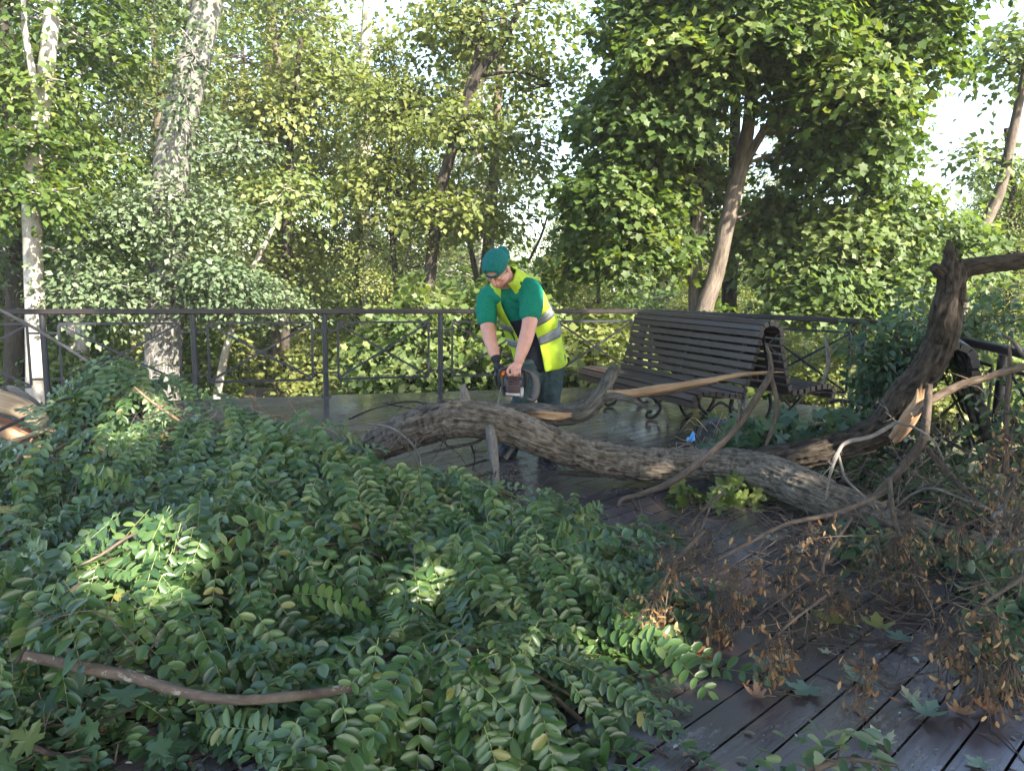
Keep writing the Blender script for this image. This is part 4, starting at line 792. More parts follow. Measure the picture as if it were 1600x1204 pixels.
maple_bough('leafy bough at the lower right corner', [(1600, 1010, 2.95), (1600, 1060, 2.8), (1580, 1100, 2.7)], 36, 34, 9, .06, small=True)
maple_bough('green bough high at the right edge beside the railing', [(1580, 640, 4.7), (1600, 700, 4.6), (1610, 780, 4.5)], 36, 36, 10, .07, small=True)
maple_bough('leafy bough behind the torn fork of the trunk', [(1330, 700, 5.6), (1400, 720, 5.4), (1470, 730, 5.3)], 36, 34, 9, .08, small=True)
maple_bough('pale maple leaves at the bottom left beside the cut pole', [(60, 1090, 2.3), (110, 1110, 2.25), (160, 1140, 2.2)], 60, 8, 4, .10)
maple_bough('broad dark maple leaves at the bottom left corner', [(20, 1150, 2.15), (90, 1180, 2.1), (180, 1190, 2.1)], 50, 8, 4, .095)
maple_bough('small leafy sprig at the bottom right before the boards', [(1270, 1200, 2.02), (1330, 1185, 2.05), (1400, 1195, 2.0)], 26, 12, 6, .06, small=True)

# ------------------------------------------------------------------ single leaves on the boards
MAT['leaf_green'] = leaf_mat('fallen_green_leaf', [(0, (.08, .135, .095)), (1, (.13, .19, .135))], .15, .55, .4)
MAT['leaf_brown'] = leaf_mat('fallen_brown_leaf', [(0, (.16, .07, .03)), (1, (.32, .17, .08))], .2, .6, .3, (1.1, .9, .5))
MAT['leaf_red'] = leaf_mat('fallen_red_leaf', [(0, (.17, .045, .03)), (1, (.24, .08, .05))], .2, .6, .3, (1.1, .8, .5))
MAT['leaf_pale'] = leaf_mat('fallen_pale_leaf', [(0, (.24, .25, .17)), (1, (.32, .32, .23))], .2, .6, .3)
MAT['leaf_tan'] = leaf_mat('fallen_tan_leaf', [(0, (.26, .14, .08)), (1, (.34, .20, .12))], .2, .6, .3, (1.1, .9, .6))
MAT['leaf_yellow'] = leaf_mat('fallen_yellow_leaf', [(0, (.14, .17, .04)), (1, (.24, .19, .06))], .25, .6, .3)
_mo = [(0, 0), (.16, -.07), (.30, -.16), (.34, -.08), (.46, -.06), (.36, .06), (.30, .14), (.44, .18), (.50, .28), (.66, .30), (.60, .40), (.72, .52), (.56, .52), (.46, .56), (.30, .50), (.20, .50), (.24, .62), (.20, .72), (.28, .78), (.16, .84), (.10, .94), (0, 1.08)]
def single_leaf(label, x, y, size, mat, rz, z=.012, curl=.15, tilt=0.0, Y=None, cat='leaf', grp='maple leaves fallen on the boards'):
    size *= .86; curl = curl * 1.5 + .05
    out = np.array(_mo + [(-a, b) for a, b in _mo[-2:0:-1]]); mid = out * .5 + np.array([0, .30]) * .5
    pts = np.vstack([[[0, .30]], mid, out]); n = len(out); r2 = (pts[:, 0] ** 2 + (pts[:, 1] - .3) ** 2)
    zz = curl * r2 * (.6 + .8 * noise3(np.c_[pts * 3 + rng.random() * 9, np.full(len(pts), rng.random() * 9)])) + .05 * np.abs(np.sin(np.arctan2(pts[:, 0], pts[:, 1] - .1) * 5)) * np.sqrt(r2)
    V = np.c_[pts - [0, .3], zz - zz.min()] * size; p = G(x, y, z) if Y is None else P(x, y, Y)
    Rm = np.array(Matrix.Rotation(rz, 3, 'Z') @ Matrix.Rotation(tilt, 3, 'X')); V = V @ Rm.T; V[:, 2] -= V[:, 2].min()
    m = MB(); i = np.arange(n); j = (i + 1) % n; m.add(V, np.stack([0 * i, 1 + i, 1 + j], -1), np.tile([rng.random(), 0, 0], (len(V), 1)))
    b = m.n; m.Q.append(np.stack([1 + i, 1 + n + i, 1 + n + j, 1 + j], -1)); m.MQ.append(np.zeros(n))
    s0 = V[1]; d = nrm(s0 - V[0]); m.tube([s0, s0 + d * size * .4 + [0, 0, .004], s0 + d * size * .8 + [0, 0, .002]], [.0016, .0014, .0012], 4, caps=False)
    m.V = [v + p for v in m.V]; o = m.build('maple_leaf', MAT[mat]); return tag(o, label, cat, grp)
for a in [('large grey green maple leaf lying flat on the boards', 1258, 1078, .125, 'leaf_green', 2.4), ('dark bluish maple leaf folded over beside the large grey green one', 1200, 1040, .12, 'leaf_green', -.6, .015, .3), ('pale edge of a maple leaf curling on the boards', 1225, 1032, .08, 'leaf_pale', 1.5, .03, .4),
          ('olive maple leaf half covered by seeds on the boards', 1345, 1062, .12, 'leaf_green', .5, .02, .3), ('green and brown maple leaf by the brush', 1300, 970, .13, 'leaf_yellow', .9, .04, .3), ('yellow green maple leaf at the foot of the brush', 1372, 978, .12, 'leaf_yellow', -.3, .05, .3), ('bright grey green maple leaf at the foot of the brush', 1405, 995, .11, 'leaf_green', 2.0, .03),
          ('orange brown leaf curled on the boards between two gaps', 1183, 1087, .08, 'leaf_tan', 1.2, .01, .6), ('brown and olive maple leaf right of the heap tip', 1105, 1032, .13, 'leaf_brown', .4, .02, .35), ('bluish leaf beside the lower right edge of the heap', 1036, 1132, .085, 'leaf_green', 1.6), ('pale green maple leaf near the right brush', 1448, 1112, .11, 'leaf_green', -.9, .02, .3),
          ('small pale maple leaf above the pale green one', 1424, 1090, .075, 'leaf_pale', .3, .012, .4), ('cream coloured maple leaf near the bottom edge', 1378, 1158, .09, 'leaf_pale', .2, .012, .35), ('greenish leaf at the bottom right corner', 1530, 1193, .075, 'leaf_green', 1.9), ('tan dry leaf below the right brush', 1500, 1113, .08, 'leaf_tan', 2.6, .012, .5),
          ('brown dry leaf under the seeds at right', 1545, 1110, .09, 'leaf_brown', .8, .012, .5), ('small pale leaf lying alone on the middle boards', 1290, 1018, .05, 'leaf_pale', .8), ('dry brown leaf at the bottom under the heap', 425, 1128, .09, 'leaf_tan', .4, .02, .6), ('reddish brown leaf on the dark boards at the bottom left', 492, 1186, .09, 'leaf_brown', 2.2, .012, .4),
          ('grey white leaf on the boards above the seed bunch', 1205, 843, .08, 'leaf_pale', .2, .012, .4), ('curled dry leaf under the hanging seeds', 1130, 1000, .07, 'leaf_tan', 2.9, .02, .6), ('grey dry leaf lying by the middle seed twig', 1250, 862, .10, 'leaf_pale', 1.0, .012, .5), ('tan leaf behind the hanging seed twig', 1290, 880, .09, 'leaf_tan', .1, .012, .5)]:
    single_leaf(*a)
single_leaf('dark red maple leaf lying on top of the robinia heap', 832, 868, .115, 'leaf_red', .3, curl=.2, tilt=.5, Y=3.55)
single_leaf('brown red leaf caught low in the heap', 850, 1003, .09, 'leaf_red', 1.3, curl=.3, tilt=.4, Y=3.0)
single_leaf('orange brown leaf held upright in the reddish branch', 258, 700, .10, 'leaf_tan', .5, curl=.4, tilt=1.1, Y=4.45)
# chips, crumbs and loose leaflets nobody could count
MAT['litter'] = leaf_mat('litter', [(0, (.10, .06, .035)), (.4, (.25, .2, .14)), (.7, (.10, .16, .08)), (1, (.45, .42, .36))], .15, .6, .3)
m = MB(); n = 1500; X = rng.uniform(-1.2, 3.4, n); Yv = 2.0 + 6.5 * rng.random(n) ** 1.5; pos = np.stack([X, Yv, np.full(n, .006)], -1)
leaves(m, LO, LOF, pos, np.tile([0, 0, 1.0], (n, 1)) + .22 * rng.normal(size=(n, 3)), rng.normal(size=(n, 3)), .008 + .034 * rng.random(n) ** 3, rng.random(n))
n = 900; pos = np.stack([.05 + rng.normal(size=n) * .35, 5.75 + rng.normal(size=n) * .3, np.full(n, .005)], -1); leaves(m, LO, LOF, pos, np.tile([0, 0, 1.0], (n, 1)) + .3 * rng.normal(size=(n, 3)), rng.normal(size=(n, 3)), np.full(n, .016), .3 + .15 * rng.random(n))
for i in range(90):
    a = np.array([rng.uniform(-.6, 3.0), rng.uniform(2.1, 6.6), .006]); d = rng.normal(size=3) * [.06, .06, .004]; m.tube([a - d, a + d * .1 + [.006, 0, .004], a + d], [.0025, .0028, .0015], 5, caps=False)
tag(m.build('litter', MAT['litter']), kind='stuff')

# ------------------------------------------------------------------ benches
MAT['bench_wood'] = plain_mat('bench_paint', (.030, .019, .0155), .36, 0, .45, 14, .35, .12)
MAT['bench_iron'] = plain_mat('bench_iron', (.012, .012, .014), .5, .3, .5, 25, .3, .1)
def make_bench(label, L=2.12):
    root = empty('slatted_bench', (0, 0, 0), label, 'bench', 'double sided slatted benches'); half = L / 2
    seat = [(-.835, .335), (-.84, .39), (-.79, .425), (-.715, .432), (-.64, .426), (-.565, .416), (-.49, .404), (-.415, .394), (-.34, .39)]
    back = [(-.275, .435), (-.245, .510), (-.218, .585), (-.194, .660), (-.173, .735), (-.154, .810), (-.138, .883)]
    arc = [(-.125 * math.cos(a), .955 + .105 * math.sin(a)) for a in np.linspace(.0, math.pi, 7)]
    def slats(prof, sg, nm):
        m = MB(); pr = np.array(prof)
        for i, (u, z) in enumerate(pr):
            t = pr[min(i + 1, len(pr) - 1)] - pr[max(i - 1, 0)]; t = t / np.linalg.norm(t); ax = np.array([[1, 0, 0], [0, t[0] * sg, t[1]], np.cross([1, 0, 0], [0, t[0] * sg, t[1]])])
            m.box((random.uniform(-.006, .006), u * sg, z), (half, .029, .025), ax, bev=.005)
        return m.build(nm, MAT['bench_wood'], root, False)
    slats(seat, 1, 'seat'); slats(back, 1, 'backrest'); slats(seat, -1, 'seat'); slats(back, -1, 'backrest'); slats(arc, 1, 'top_rail')
    for x in (-half + .22, 0, half - .22):
        for sg in (-1, 1):
            m = MB(); f = lambda pts, w: m.tube(np.array([[x, u * sg, z] for u, z in spline(np.array([(a, b, 0) for a, b in pts]), .03)[:, :2]]), w, 8)
            f([(-.80, .37), (-.72, .395), (-.52, .375), (-.36, .355), (-.265, .39), (-.205, .55), (-.15, .75), (-.105, .92), (-.06, 1.0), (0, 1.025)], .018)
            f([(-.62, .38), (-.62, .28), (-.47, .15), (-.50, .05), (-.58, .018), (-.635, .04), (-.62, .085), (-.575, .08)], .017)
            f([(-.22, .36), (-.25, .22), (-.19, .09), (-.12, .022), (-.05, .03)], .019); f([(-.50, .22), (-.38, .30), (-.25, .24)], .012)
            m.build('leg', MAT['bench_iron'], root)
    return root
b1 = make_bench('dark slatted double bench with arched back in front of the railing')
ea, eb = G(1003, 488, 1.06), G(1212, 506, 1.06); c = (ea + eb) / 2; b1.location = (c[0], c[1], .001); b1.rotation_euler = (0, 0, math.atan2(eb[1] - ea[1], eb[0] - ea[0]))
b2 = copy_tree(b1); b2['label'] = 'dark slatted bench seen end on behind the torn fork of the fallen tree'
na, nb = P(1483, 640, 4.9), P(1452, 600, 6.8); c = (na + nb) / 2; b2.location = (c[0], c[1], .0); b2.rotation_euler = (0, 0, math.atan2(na[1] - nb[1], na[0] - nb[0])); b2.scale = (.95, 1, 1)
for ch in list(b2.children):
    if ch.name.startswith('seat'): bpy.data.objects.remove(ch)

# tipped bin with dry roots, and a scrap of blue plastic
tb = empty('tipped_bin', tuple(P(1115, 670, 6.0)), 'black round bin tipped over and tangled in dry roots under the bench', 'bin')
MAT['bin'] = plain_mat('bin_paint', (.06, .06, .066), .55, 0, .4, 18, .4, .1)
m = MB(); c0 = P(1140, 662, 6.0); c0[2] = .18; ax = nrm([-.75, -.55, .18]); prof = [(.0, .17), (.02, .18), (.30, .165), (.32, .18), (.34, .18), (.34, .15), (.10, .14)]
m.tube(np.array([c0 + ax * (s - .15) for s, r in prof]), [r for s, r in prof], 28, caps=True); m.build('drum', MAT['bin'], tb)
m = MB()
for i in range(46):
    a = c0 + ax * .16 + rng.normal(size=3) * [.12, .08, .07]; b = a + nrm(rng.normal(size=3) + [-.3, -.5, -.2]) * rng.uniform(.1, .3); a[2] = max(a[2], .03); b[2] = max(b[2], .01); limb(m, a, b, .004, .0015, 0, 4, .18)
m.build('dry_roots', MAT['pale_wood'], tb)
MAT['blue_plastic'] = plain_mat('blue_plastic', (.08, .38, .75), .3, 0, .5, 12, .2, .1)
m = MB(); a = np.linspace(0, 1, 9); X, Yg = np.meshgrid(a, a, indexing='ij'); Z = .06 * noise3(np.stack([X * 4, Yg * 4, 0 * X], -1)); c = P(1082, 636, 6.6); i = np.arange(8)[:, None] * 9; j = np.arange(8)[None]
m.add(np.stack([c[0] + (X - .5) * .07, c[1] + (Yg - .5) * .06, .03 + Z + .08 * X * Yg], -1), np.stack([i + j, i + 9 + j, i + 10 + j, i + j + 1], -1).reshape(-1, 4)); o = m.build('plastic_scrap', MAT['blue_plastic']); s = o.modifiers.new('s', 'SOLIDIFY'); s.thickness = .002
tag(o, 'small crumpled scrap of blue plastic under the bench', 'litter')
# ------------------------------------------------------------------ the worker
MAT['skin'] = plain_mat('skin', (.50, .255, .19), .5, 0, .4, 22, .12, .12, .002)
MAT['skin'].node_tree.nodes['Principled BSDF'].inputs['Subsurface Weight'].default_value = .12
MAT['skin'].node_tree.nodes['Principled BSDF'].inputs['Subsurface Radius'].default_value = (.012, .005, .003)
MAT['shirt'] = plain_mat('shirt_green', (.004, .150, .095), .85, 0, .2, 60, .2, .15)
MAT['cap'] = plain_mat('cap_teal', (.006, .115, .105), .8, 0, .25, 60, .22, .2)
MAT['vest'] = plain_mat('vest_yellow', (.34, .47, .025), .65, 0, .3, 7, .32, .3)
MAT['reflective'] = plain_mat('reflective_tape', (.15, .16, .17), .45, .1, .4, 50, .15, .1)
MAT['trousers'] = plain_mat('trousers_dark', (.030, .050, .052), .85, 0, .2, 12, .35, .3)
MAT['bib'] = plain_mat('bib_black', (.010, .012, .018), .85, 0, .2, 20, .3, .2)
MAT['glove'] = plain_mat('glove_black', (.012, .012, .014), .7, 0, .3, 40, .3, .3)
MAT['boot'] = plain_mat('boot_black', (.014, .013, .013), .55, 0, .4, 20, .4, .3)
MAT['brow'] = plain_mat('brow_hair', (.16, .09, .05), .8, 0, .2, 60, .3, .2)
MAT['lip'] = plain_mat('lip', (.36, .13, .11), .5, 0, .4, 30, .15, .1)
man = empty('person', tuple(G(826, 716)), 'worker in a yellow high visibility vest and green cap bending over a chainsaw', 'person')
def ell(mb, c, r, ax=None, n=18):
    ax = np.eye(3) if ax is None else np.asarray(ax); th = np.linspace(0, np.pi, n // 2 + 1); ph = np.arange(n) * 2 * np.pi / n
    v = np.array([[math.sin(a) * math.cos(b), math.sin(a) * math.sin(b), math.cos(a)] for a in th for b in ph]) * r
    i = np.arange(n // 2)[:, None] * n; j = np.arange(n)[None]; mb.add(v @ ax + c, np.stack([i + j, i + n + j, i + n + (j + 1) % n, i + (j + 1) % n], -1).reshape(-1, 4)); return mb
def chain(mb, pts, rr, seg=14, step=.03):
    q = spline(np.c_[np.asarray(pts), rr], step); mb.tube(q[:, :3], q[:, 3], seg); ell(mb, q[0, :3], [q[0, 3]] * 3); ell(mb, q[-1, :3], [q[-1, 3]] * 3); return mb
def soft(mb, name, mat, parent, vox, it=4, cloth=0.0, sc=.06):
    o = mb.build(name, MAT[mat], parent); r = o.modifiers.new('r', 'REMESH'); r.mode = 'VOXEL'; r.voxel_size = vox; r.use_smooth_shade = True
    if cloth:
        tx = bpy.data.textures.new(name + '_folds', 'CLOUDS'); tx.noise_scale = sc; tx.noise_depth = 2; d = o.modifiers.new('d', 'DISPLACE'); d.texture = tx; d.strength = cloth; d.mid_level = .5; d.texture_coords = 'LOCAL'
    s = o.modifiers.new('s', 'SMOOTH'); s.iterations = it; s.factor = .5; return o
# torso rings from hip to neck: picture point, distance, half width, half depth
TR = np.array([[*P(x, y, Y), a, b] for x, y, Y, a, b in [(848, 575, 6.31, .170, .150), (843, 548, 6.30, .175, .155), (836, 520, 6.27, .182, .155), (825, 494, 6.22, .192, .150), (811, 469, 6.15, .203, .140), (801, 452, 6.09, .195, .115), (795, 440, 6.03, .125, .09), (789, 431, 5.98, .068, .065)]])
SHL, SHR = P(828, 453, 5.99), P(763, 463, 6.12)
LATD = nrm(SHL - SHR)
def rings(q, off, n=40, a0=0.0, a1=2 * np.pi, closed=True):
    """rows of points round the torso; angle 0 is straight ahead of the chest and grows towards his left"""
    t = nrm(np.gradient(q[:, :3], axis=0)); X = nrm(LATD - t * (t @ LATD)[:, None]); Yf = np.cross(X, t); Yf = Yf * np.sign(-Yf[:, 1:2])
    a = np.linspace(a0, a1, n, endpoint=not closed); s, c = np.sin(a), np.cos(a); s = np.sign(s) * np.abs(s) ** .85; c = np.sign(c) * np.abs(c) ** .85
    off = np.broadcast_to(off, (len(q),))
    return q[:, None, :3] + X[:, None] * (s[None, :, None] * (q[:, 3] + off)[:, None, None]) + Yf[:, None] * (c[None, :, None] * (q[:, 4] + off)[:, None, None]), a
def loft(mb, V, closed=True):
    n, k = V.shape[:2]; i = np.arange(n - 1)[:, None] * k; j = np.arange(k if closed else k - 1)[None]; mb.add(V.reshape(-1, 3), np.stack([i + j, i + (j + 1) % k, i + k + (j + 1) % k, i + k + j], -1).reshape(-1, 4))
    return mb
def capped(mb, V):
    loft(mb, V); k = V.shape[1]; 
    for ring in (V[0], V[-1]): mb.add(np.vstack([ring, ring.mean(0)]), [(i, (i + 1) % k, k) for i in range(k)])
TS = spline(TR, .03)
# skin: head, neck, arms, hands as one surface
b = MB(); capped(b, rings(TS, -.022)[0])
HC = P(777, 421, 5.90); hf = nrm(np.array([-.28, -.62, -.95])); hx = nrm(np.cross([0, 0, 1.0], hf)); hx = hx * np.sign(hx[0]); hu = np.cross(hf, hx); hu = hu * np.sign(hu[2]); HA = np.array([hx, hf, hu])
HS = 1.13
hp = lambda x, y, z: HC + HS * (x * hx + y * hf + z * hu)
def he(x, y, z, rx, ry, rz): ell(b, hp(x, y, z), [rx * HS, ry * HS, rz * HS], HA, 24)
he(0, -.012, .03, .076, .096, .088); he(0, .035, -.045, .060, .062, .062); he(0, .062, -.085, .030, .026, .024); he(0, .070, .036, .052, .024, .014)
for s in (-1, 1):
    he(s * .040, .052, -.018, .026, .030, .026); he(s * .078, -.008, -.008, .010, .022, .032); he(s * .031, .078, .010, .014, .010, .009); he(s * .016, .094, -.030, .010, .012, .009); he(s * .045, .02, -.06, .022, .04, .03)
chain(b, [hp(0, .088, .022), hp(0, .102, -.004), hp(0, .112, -.026)], [.009, .011, .013], 10, .01)
he(0, .090, -.055, .022, .012, .007); he(0, .088, -.066, .019, .012, .007)
chain(b, [TR[5, :3], TR[7, :3], hp(0, -.035, -.05)], [.07, .062, .060])
LA_ = [SHL, P(830, 480, 5.93), P(826, 512, 5.86), P(818, 541, 5.80), P(811, 563, 5.77)]
RA_ = [SHR, P(760, 492, 6.07), P(764, 522, 5.99), P(770, 545, 5.92), P(775, 562, 5.87)]
chain(b, LA_, [.070, .066, .058, .052, .036]); chain(b, RA_, [.068, .062, .056, .048, .034])
def hand(m, wrist, knuck, across, tips, r, thumb):
    """palm from wrist to the knuckle row, four fingers of unequal length bent over the handle, thumb from the side of the palm"""
    ell(m, (wrist * .45 + knuck * .55), [.040, .017, np.linalg.norm(knuck - wrist) * .62], np.array([nrm(across), nrm(np.cross(knuck - wrist, across)), nrm(knuck - wrist)]))
    for k, ln in enumerate((.95, 1.08, 1.0, .80)):
        root = knuck + across * (k - 1.5) * .0205; pts = [knuck * .4 + wrist * .6 + across * (k - 1.5) * .014, root] + [root + np.asarray(t) * ln for t in tips]; chain(m, pts, [.010, r, r * .95, r * .88, r * .78][:len(pts)], 10, .008)
    chain(m, thumb, [.013, .0115, .0105, .009], 10, .008)
vw = nrm(np.array([.05, -1, .1])); rt = np.array([1.0, .05, -.06]); up = np.array([0, 0, 1.0])
kn = P(806, 576, 5.735); hand(b, LA_[-1], kn, rt, [vw * .028 - up * .012, vw * .030 - up * .040, vw * .006 - up * .056], .0088, [LA_[-1] * .6 + kn * .4 - rt * .025, P(797, 573, 5.74), P(793, 580, 5.72), P(796, 586, 5.71)])
body = soft(b, 'body', 'skin', man, .0045, 3)
m = MB()
for s in (-1, 1): chain(m, [hp(s * .014, .090, .030), hp(s * .032, .089, .036), hp(s * .050, .074, .031)], [.004, .0055, .003], 8, .01)
soft(m, 'eyebrows', 'brow', man, .003, 2)
m = MB(); chain(m, [hp(-.021, .092, -.060), hp(0, .101, -.060), hp(.021, .092, -.060)], [.003, .005, .003], 8, .008); m.build('mouth', MAT['lip'], man)
# cap worn back to front: dome, strap with the arched opening over the forehead, peak behind
az = np.linspace(0, 2 * np.pi, 65)[:-1]; el = np.radians(np.linspace(-6, 90, 22)); m = MB()
V = np.array([[hp(math.sin(a) * math.cos(e) * .086, -.012 + math.cos(a) * math.cos(e) * .107, .048 + math.sin(e) * .086 + .006 * (1 - abs(math.sin(a * 4)) ** .3) * 0) for a in az] for e in el]); fc = []
for i in range(21):
    for j in range(64):
        aa = math.degrees((az[j] + .05 + math.pi) % (2 * math.pi) - math.pi); ee = math.degrees(el[i]) + 2.2
        if ee > 6 and (aa / 34) ** 2 + ((ee - 6) / 22) ** 2 < 1: continue
        fc.append((i * 64 + j, i * 64 + (j + 1) % 64, (i + 1) * 64 + (j + 1) % 64, (i + 1) * 64 + j))
m.add(V.reshape(-1, 3), fc); cap = m.build('cap', MAT['cap'], man); s = cap.modifiers.new('s', 'SOLIDIFY'); s.thickness = .004; s.offset = 1
m = MB(); ell(m, hp(0, -.012, .134), [.007, .007, .005], HA, 12); m.build('cap_button', MAT['cap'], cap)
m = MB(); gx, gy = np.meshgrid(np.linspace(-1, 1, 15), np.linspace(0, 1, 7), indexing='ij'); V = np.array([hp(x * .072, -.012 - .100 * math.sqrt(max(0, 1 - (x * .8) ** 2)) - y * .062 * math.sqrt(max(.02, 1 - .85 * x * x)), .045 - .030 * x * x - .012 * y) for x, y in zip(gx.ravel(), gy.ravel())])
i = np.arange(14)[:, None] * 7; j = np.arange(6)[None]; m.add(V, np.stack([i + j, i + 7 + j, i + 8 + j, i + j + 1], -1).reshape(-1, 4)); o = m.build('peak', MAT['cap'], cap); s = o.modifiers.new('s', 'SOLIDIFY'); s.thickness = .004
# shirt with sleeves, bib, vest
m = MB(); capped(m, rings(TS[:-3], 0.0)[0]); chain(m, [SHL * .7 + SHR * .3, SHL, P(831, 473, 5.945), P(829, 489, 5.91)], [.08, .094, .092, .086]); chain(m, [SHR * .7 + SHL * .3, SHR, P(760, 484, 6.085), P(761, 498, 6.055)], [.08, .088, .084, .080])
soft(m, 'shirt', 'shirt', man, .008, 4, .026, .13)
Q = TS[: int(len(TS) * .62)]; V, _ = rings(Q, .020, 16, -.62, .62, False); m = MB(); loft(m, V, False); o = m.build('bib', MAT['bib'], man); s = o.modifiers.new('s', 'SOLIDIFY'); s.thickness = .008
hem = TS[0].copy(); VS = TS.copy(); n = len(VS); flare = np.linspace(.022, .018, n)
V, a = rings(VS, flare, 64, .33, 2 * np.pi - .30, False)
fold = (noise3(np.stack([a[None, :] * 3 + 0 * V[..., 0], V[..., 2] * 5, V[..., 0] * 4], -1)) - .5) * .07 * np.linspace(1, .4, n)[:, None]
ctr = VS[:, None, :3]; V = V + nrm(V - ctr) * fold[..., None]
keepf = []; k = V.shape[1]
for i in range(n - 1):
    for j in range(k - 1):
        c = (V[i, j] + V[i + 1, j + 1]) / 2; bad = False
        for sh, el_, r in ((SHL, LA_[1], .092), (SHR, RA_[1], .088)):
            d = nrm(el_ - sh + LATD * np.sign((sh - VS[-1, :3]) @ LATD) * .06); v = c - (sh - d * .03); tt = v @ d
            if np.linalg.norm(v - d * tt) < r and -.02 < tt < .30: bad = True
        fr = i / n; op = .33 + .55 * max(0, fr - .55)
        if not bad: keepf.append((i * k + j, i * k + j + 1, (i + 1) * k + j + 1, (i + 1) * k + j))
m = MB(); m.add(V.reshape(-1, 3), keepf); vest = m.build('vest', MAT['vest'], man); ss = vest.modifiers.new('u', 'SUBSURF'); ss.levels = ss.render_levels = 1; s = vest.modifiers.new('s', 'SOLIDIFY'); s.thickness = .006; s.offset = 1
for lo, hi in ((.27, .36), (.47, .56)):
    i0 = lo * (n - 1); rows = np.linspace(lo, hi, 4) * (n - 1); W_ = np.array([V[int(r)] * (1 - r % 1) + V[min(n - 1, int(r) + 1)] * (r % 1) for r in rows]); Cc = np.array([VS[int(r), :3] for r in rows])[:, None]
    W_ = W_ + nrm(W_ - Cc) * .0105; ok = [(i * k + j, i * k + j + 1, (i + 1) * k + j + 1, (i + 1) * k + j) for i in range(3) for j in range(k - 1) if not any(np.linalg.norm(W_[i, j] - x) < .11 for x in (SHL, SHR, LA_[1] * .8 + SHL * .2))]
    m = MB(); m.add(W_.reshape(-1, 3), ok); o = m.build('reflective_band', MAT['reflective'], vest); s = o.modifiers.new('s', 'SOLIDIFY'); s.thickness = .002
# trousers and boots
KL, KR = P(857, 630, 6.22), P(816, 632, 6.12); AL, AR = P(856, 704, 6.20), P(793, 706, 6.20)
m = MB(); capped(m, rings(TS[:8], .012)[0]); chain(m, [P(862, 560, 6.31), P(860, 590, 6.28), KL, P(857, 670, 6.22), AL], [.118, .112, .092, .088, .085]); chain(m, [P(832, 562, 6.27), P(824, 595, 6.20), KR, P(804, 672, 6.17), AR], [.118, .108, .090, .085, .082])
tr = soft(m, 'trousers', 'trousers', man, .008, 3, .03, .06)
m = MB(); pk = P(872, 596, 6.22); m.box(pk, (.012, .05, .075), np.array([[.8, -.5, 0], [.5, .8, 0], [0, 0, 1]]), bev=.008); m.build('pocket', MAT['trousers'], tr)
for nm, A, d in (('boot', AL, np.array([.05, -1, 0])), ('boot', AR, np.array([-.25, -.95, 0]))):
    d = nrm(d); A = A.copy(); A[2] = 0; m = MB(); chain(m, [A + [0, 0, .16], A + [0, 0, .10], A + d * .03 + [0, 0, .055]], [.052, .052, .05]); chain(m, [A - d * .055 + [0, 0, .042], A + d * .08 + [0, 0, .045], A + d * .18 + [0, 0, .038]], [.040, .046, .038])
    o = soft(m, nm, 'boot', man, .007, 3); m = MB(); sx = np.array([-d[1], d[0], 0]); m.box(A + d * .06 + [0, 0, .010], (.150, .046, .0098), np.array([d, sx, [0, 0, 1.0]]), bev=.006); m.build('sole', MAT['boot'], o)
# glove on the right hand
m = MB(); gk = P(777, 575, 5.80); chain(m, [RA_[-1] + (RA_[-2] - RA_[-1]) * .25, RA_[-1]], [.038, .036]); hand(m, RA_[-1], gk, np.array([.55, -.8, -.1]), [np.array([.02, -.01, -.022]), np.array([.045, .0, -.035]), np.array([.06, .02, -.025])], .0105, [RA_[-1] * .5 + gk * .5 + [.015, -.03, 0], P(783, 571, 5.77), P(787, 575, 5.77), P(789, 580, 5.78)])
soft(m, 'glove', 'glove', man, .004, 2)

# ------------------------------------------------------------------ the chainsaw
MAT['saw_dark'] = plain_mat('saw_dark', (.018, .017, .019), .45, 0, .5, 30, .3, .1)
MAT['saw_orange'] = plain_mat('saw_orange', (.75, .15, .025), .4, 0, .5, 20, .15, .05)
MAT['saw_cover'] = plain_mat('saw_cover', (.055, .032, .033), .5, .1, .5, 30, .25, .1)
MAT['saw_pale'] = plain_mat('saw_pale', (.34, .33, .31), .4, .2, .5, 25, .2, .1)
MAT['saw_steel'] = plain_mat('saw_steel', (.42, .42, .43), .35, .8, .5, 30, .2, .1)
cs = empty('chainsaw', tuple(P(800, 610, 5.75)), 'orange and black chainsaw held by the worker and cutting the limb', 'chainsaw')
sx_, sy_, sz_ = nrm(np.array([1, .10, -.05])), None, None; sy_ = nrm(np.cross([0, .25, 1.0], sx_)); sz_ = np.cross(sx_, sy_); SA = np.array([sx_, sy_, sz_]); so = P(800, 600, 5.80)
sp_ = lambda x, y, z: so + np.array([x, y, z]) @ SA
m = MB(); m.box(sp_(0, .03, .01), (.070, .110, .055), SA, bev=.016); m.box(sp_(0, .02, -.05), (.060, .10, .03), SA, bev=.012); m.build('engine_housing', MAT['saw_dark'], cs)
m = MB(); m.box(sp_(-.005, .03, .072), (.056, .09, .018), SA, bev=.012); m.build('top_cover', MAT['saw_cover'], cs)
m = MB(); m.box(sp_(-.06, .02, .10), (.028, .06, .030), SA, bev=.014); m.box(sp_(-.075, -.03, .075), (.016, .03, .022), SA, bev=.008); m.build('orange_cover', MAT['saw_orange'], cs)
m = MB(); m.box(sp_(-.02, .0, .135), (.026, .04, .010), SA, bev=.008); m.build('label_plate', MAT['saw_pale'], cs)
m = MB()
for k in range(6): m.box(sp_(.002, -.086 - .006 * (k % 2), .028 - .020 * k), (.050 - .003 * k, .012, .0055), SA, bev=.004)
m.box(sp_(0, -.075, -.02), (.052, .012, .06), SA, bev=.01); m.build('ribbed_front', MAT['saw_cover'], cs)
m = MB(); m.box(sp_(.005, -.088, .052), (.066, .010, .016), SA, bev=.008); m.build('front_bar', MAT['saw_cover'], cs)
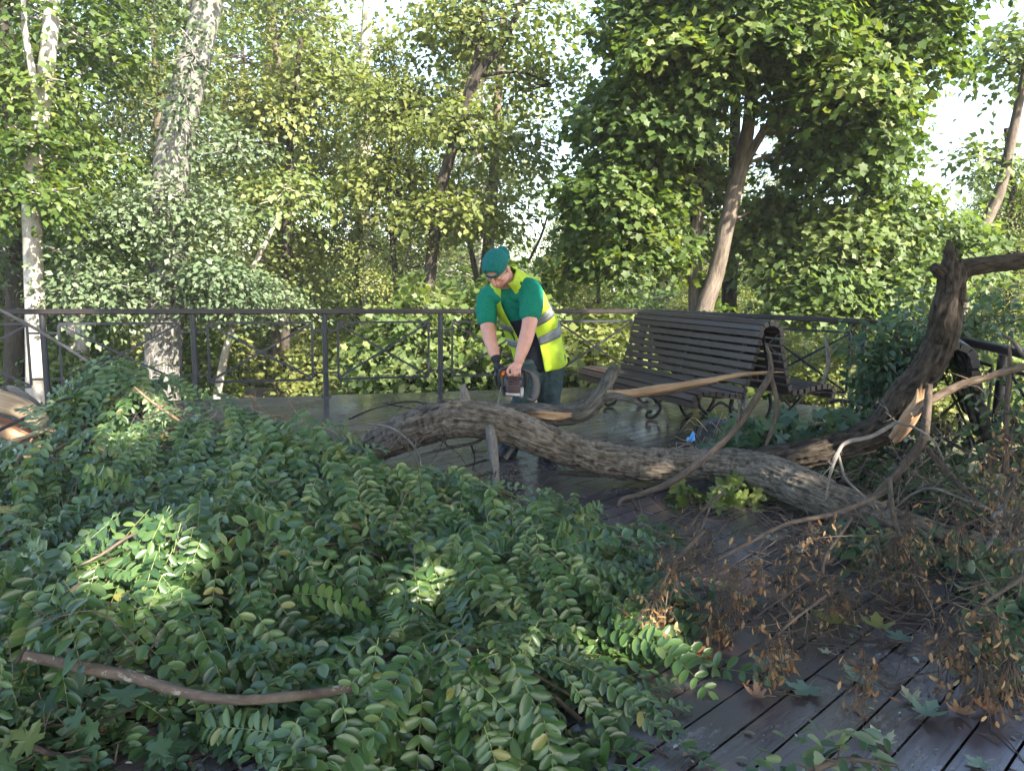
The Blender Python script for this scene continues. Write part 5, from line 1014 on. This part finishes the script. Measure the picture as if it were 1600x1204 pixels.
m = MB(); m.box(sp_(.068, -.05, -.065), (.014, .04, .038), SA, bev=.01); m.box(sp_(.0, -.075, -.085), (.055, .02, .012), SA, bev=.006); m.build('muffler', MAT['saw_pale'], cs)
q = spline(np.array([sp_(-.085, .0, -.06), sp_(-.105, -.04, .03), sp_(-.10, -.065, .088), sp_(-.07, -.075, .108), sp_(.02, -.078, .110), sp_(.085, -.07, .095), sp_(.10, -.03, .0), sp_(.08, .02, -.07)]), .012); m = MB(); m.tube(q, .0115, 12); m.build('front_handle', MAT['saw_dark'], cs)
q = spline(np.array([sp_(.075, -.09, .108), sp_(.135, -.085, .085), sp_(.172, -.07, .015), sp_(.175, -.06, -.06), sp_(.15, -.06, -.115), sp_(.115, -.06, -.10)]), .012); V, Fc, D = tube(q, np.interp(np.arange(len(q)), [0, len(q) * .35, len(q) * .7, len(q)], [.012, .032, .036, .012]), 14); m = MB(); c = np.repeat(q, 14, 0); o_ = V - c; V = c + o_ - sy_ * (o_ @ sy_)[:, None] * .65; m.add(V, Fc, D); m.build('hand_guard', MAT['saw_dark'], cs)
q = spline(np.array([sp_(-.03, .12, .04), sp_(-.06, .10, .085), sp_(-.105, .02, .10), sp_(-.125, -.01, .06), sp_(-.10, .06, .0)]), .012); m = MB(); m.tube(q, .018, 12); m.build('rear_handle', MAT['saw_dark'], cs)
bd = nrm(np.array([-.16, -.30, -.9])); bs = sp_(-.088, -.07, -.03); bx = nrm(np.cross(bd, sx_)); m = MB(); ln = .34; pr = [(0, .034), (.05, .038), (.20, .038), (.29, .034), (.33, .022), (.34, .008)]
V = []
for s_, w in pr:
    for a_, b_ in ((-1, -1), (1, -1), (1, 1), (-1, 1)): V.append(bs + bd * s_ + bx * w * a_ + sx_ * .003 * b_)
i = np.arange(5)[:, None] * 4; j = np.arange(4)[None]; m.add(V, np.stack([i + j, i + (j + 1) % 4, i + 4 + (j + 1) % 4, i + 4 + j], -1).reshape(-1, 4)); gb = m.build('guide_bar', MAT['saw_steel'], cs, False)
m = MB(); ed = [(s_, w) for s_, w in pr] + [(s_, -w) for s_, w in pr[::-1]]; ep = spline(np.array([[s_, w, 0] for s_, w in ed]), .012)
for s_, w, _ in ep: m.box(bs + bd * s_ + bx * w * 1.08, (.0048, .0042, .0042), np.array([bd, bx, sx_]))
m.build('saw_chain', MAT['saw_dark'], gb, False)
# ------------------------------------------------------------------ the faintly hazy air under the trees
hm = bpy.data.materials.new('haze'); hm.use_nodes = True; hm.node_tree.nodes.clear()
ho = hm.node_tree.nodes.new('ShaderNodeOutputMaterial'); hv = hm.node_tree.nodes.new('ShaderNodeVolumePrincipled'); hv.inputs['Density'].default_value = .0012; hv.inputs['Color'].default_value = (.96, .96, .93, 1)
hm.node_tree.links.new(hv.outputs[0], ho.inputs['Volume'])
tag(MB().box((0, 10, 8), (97, 97, 12.5)).build('haze', hm, smooth=False), kind='stuff')
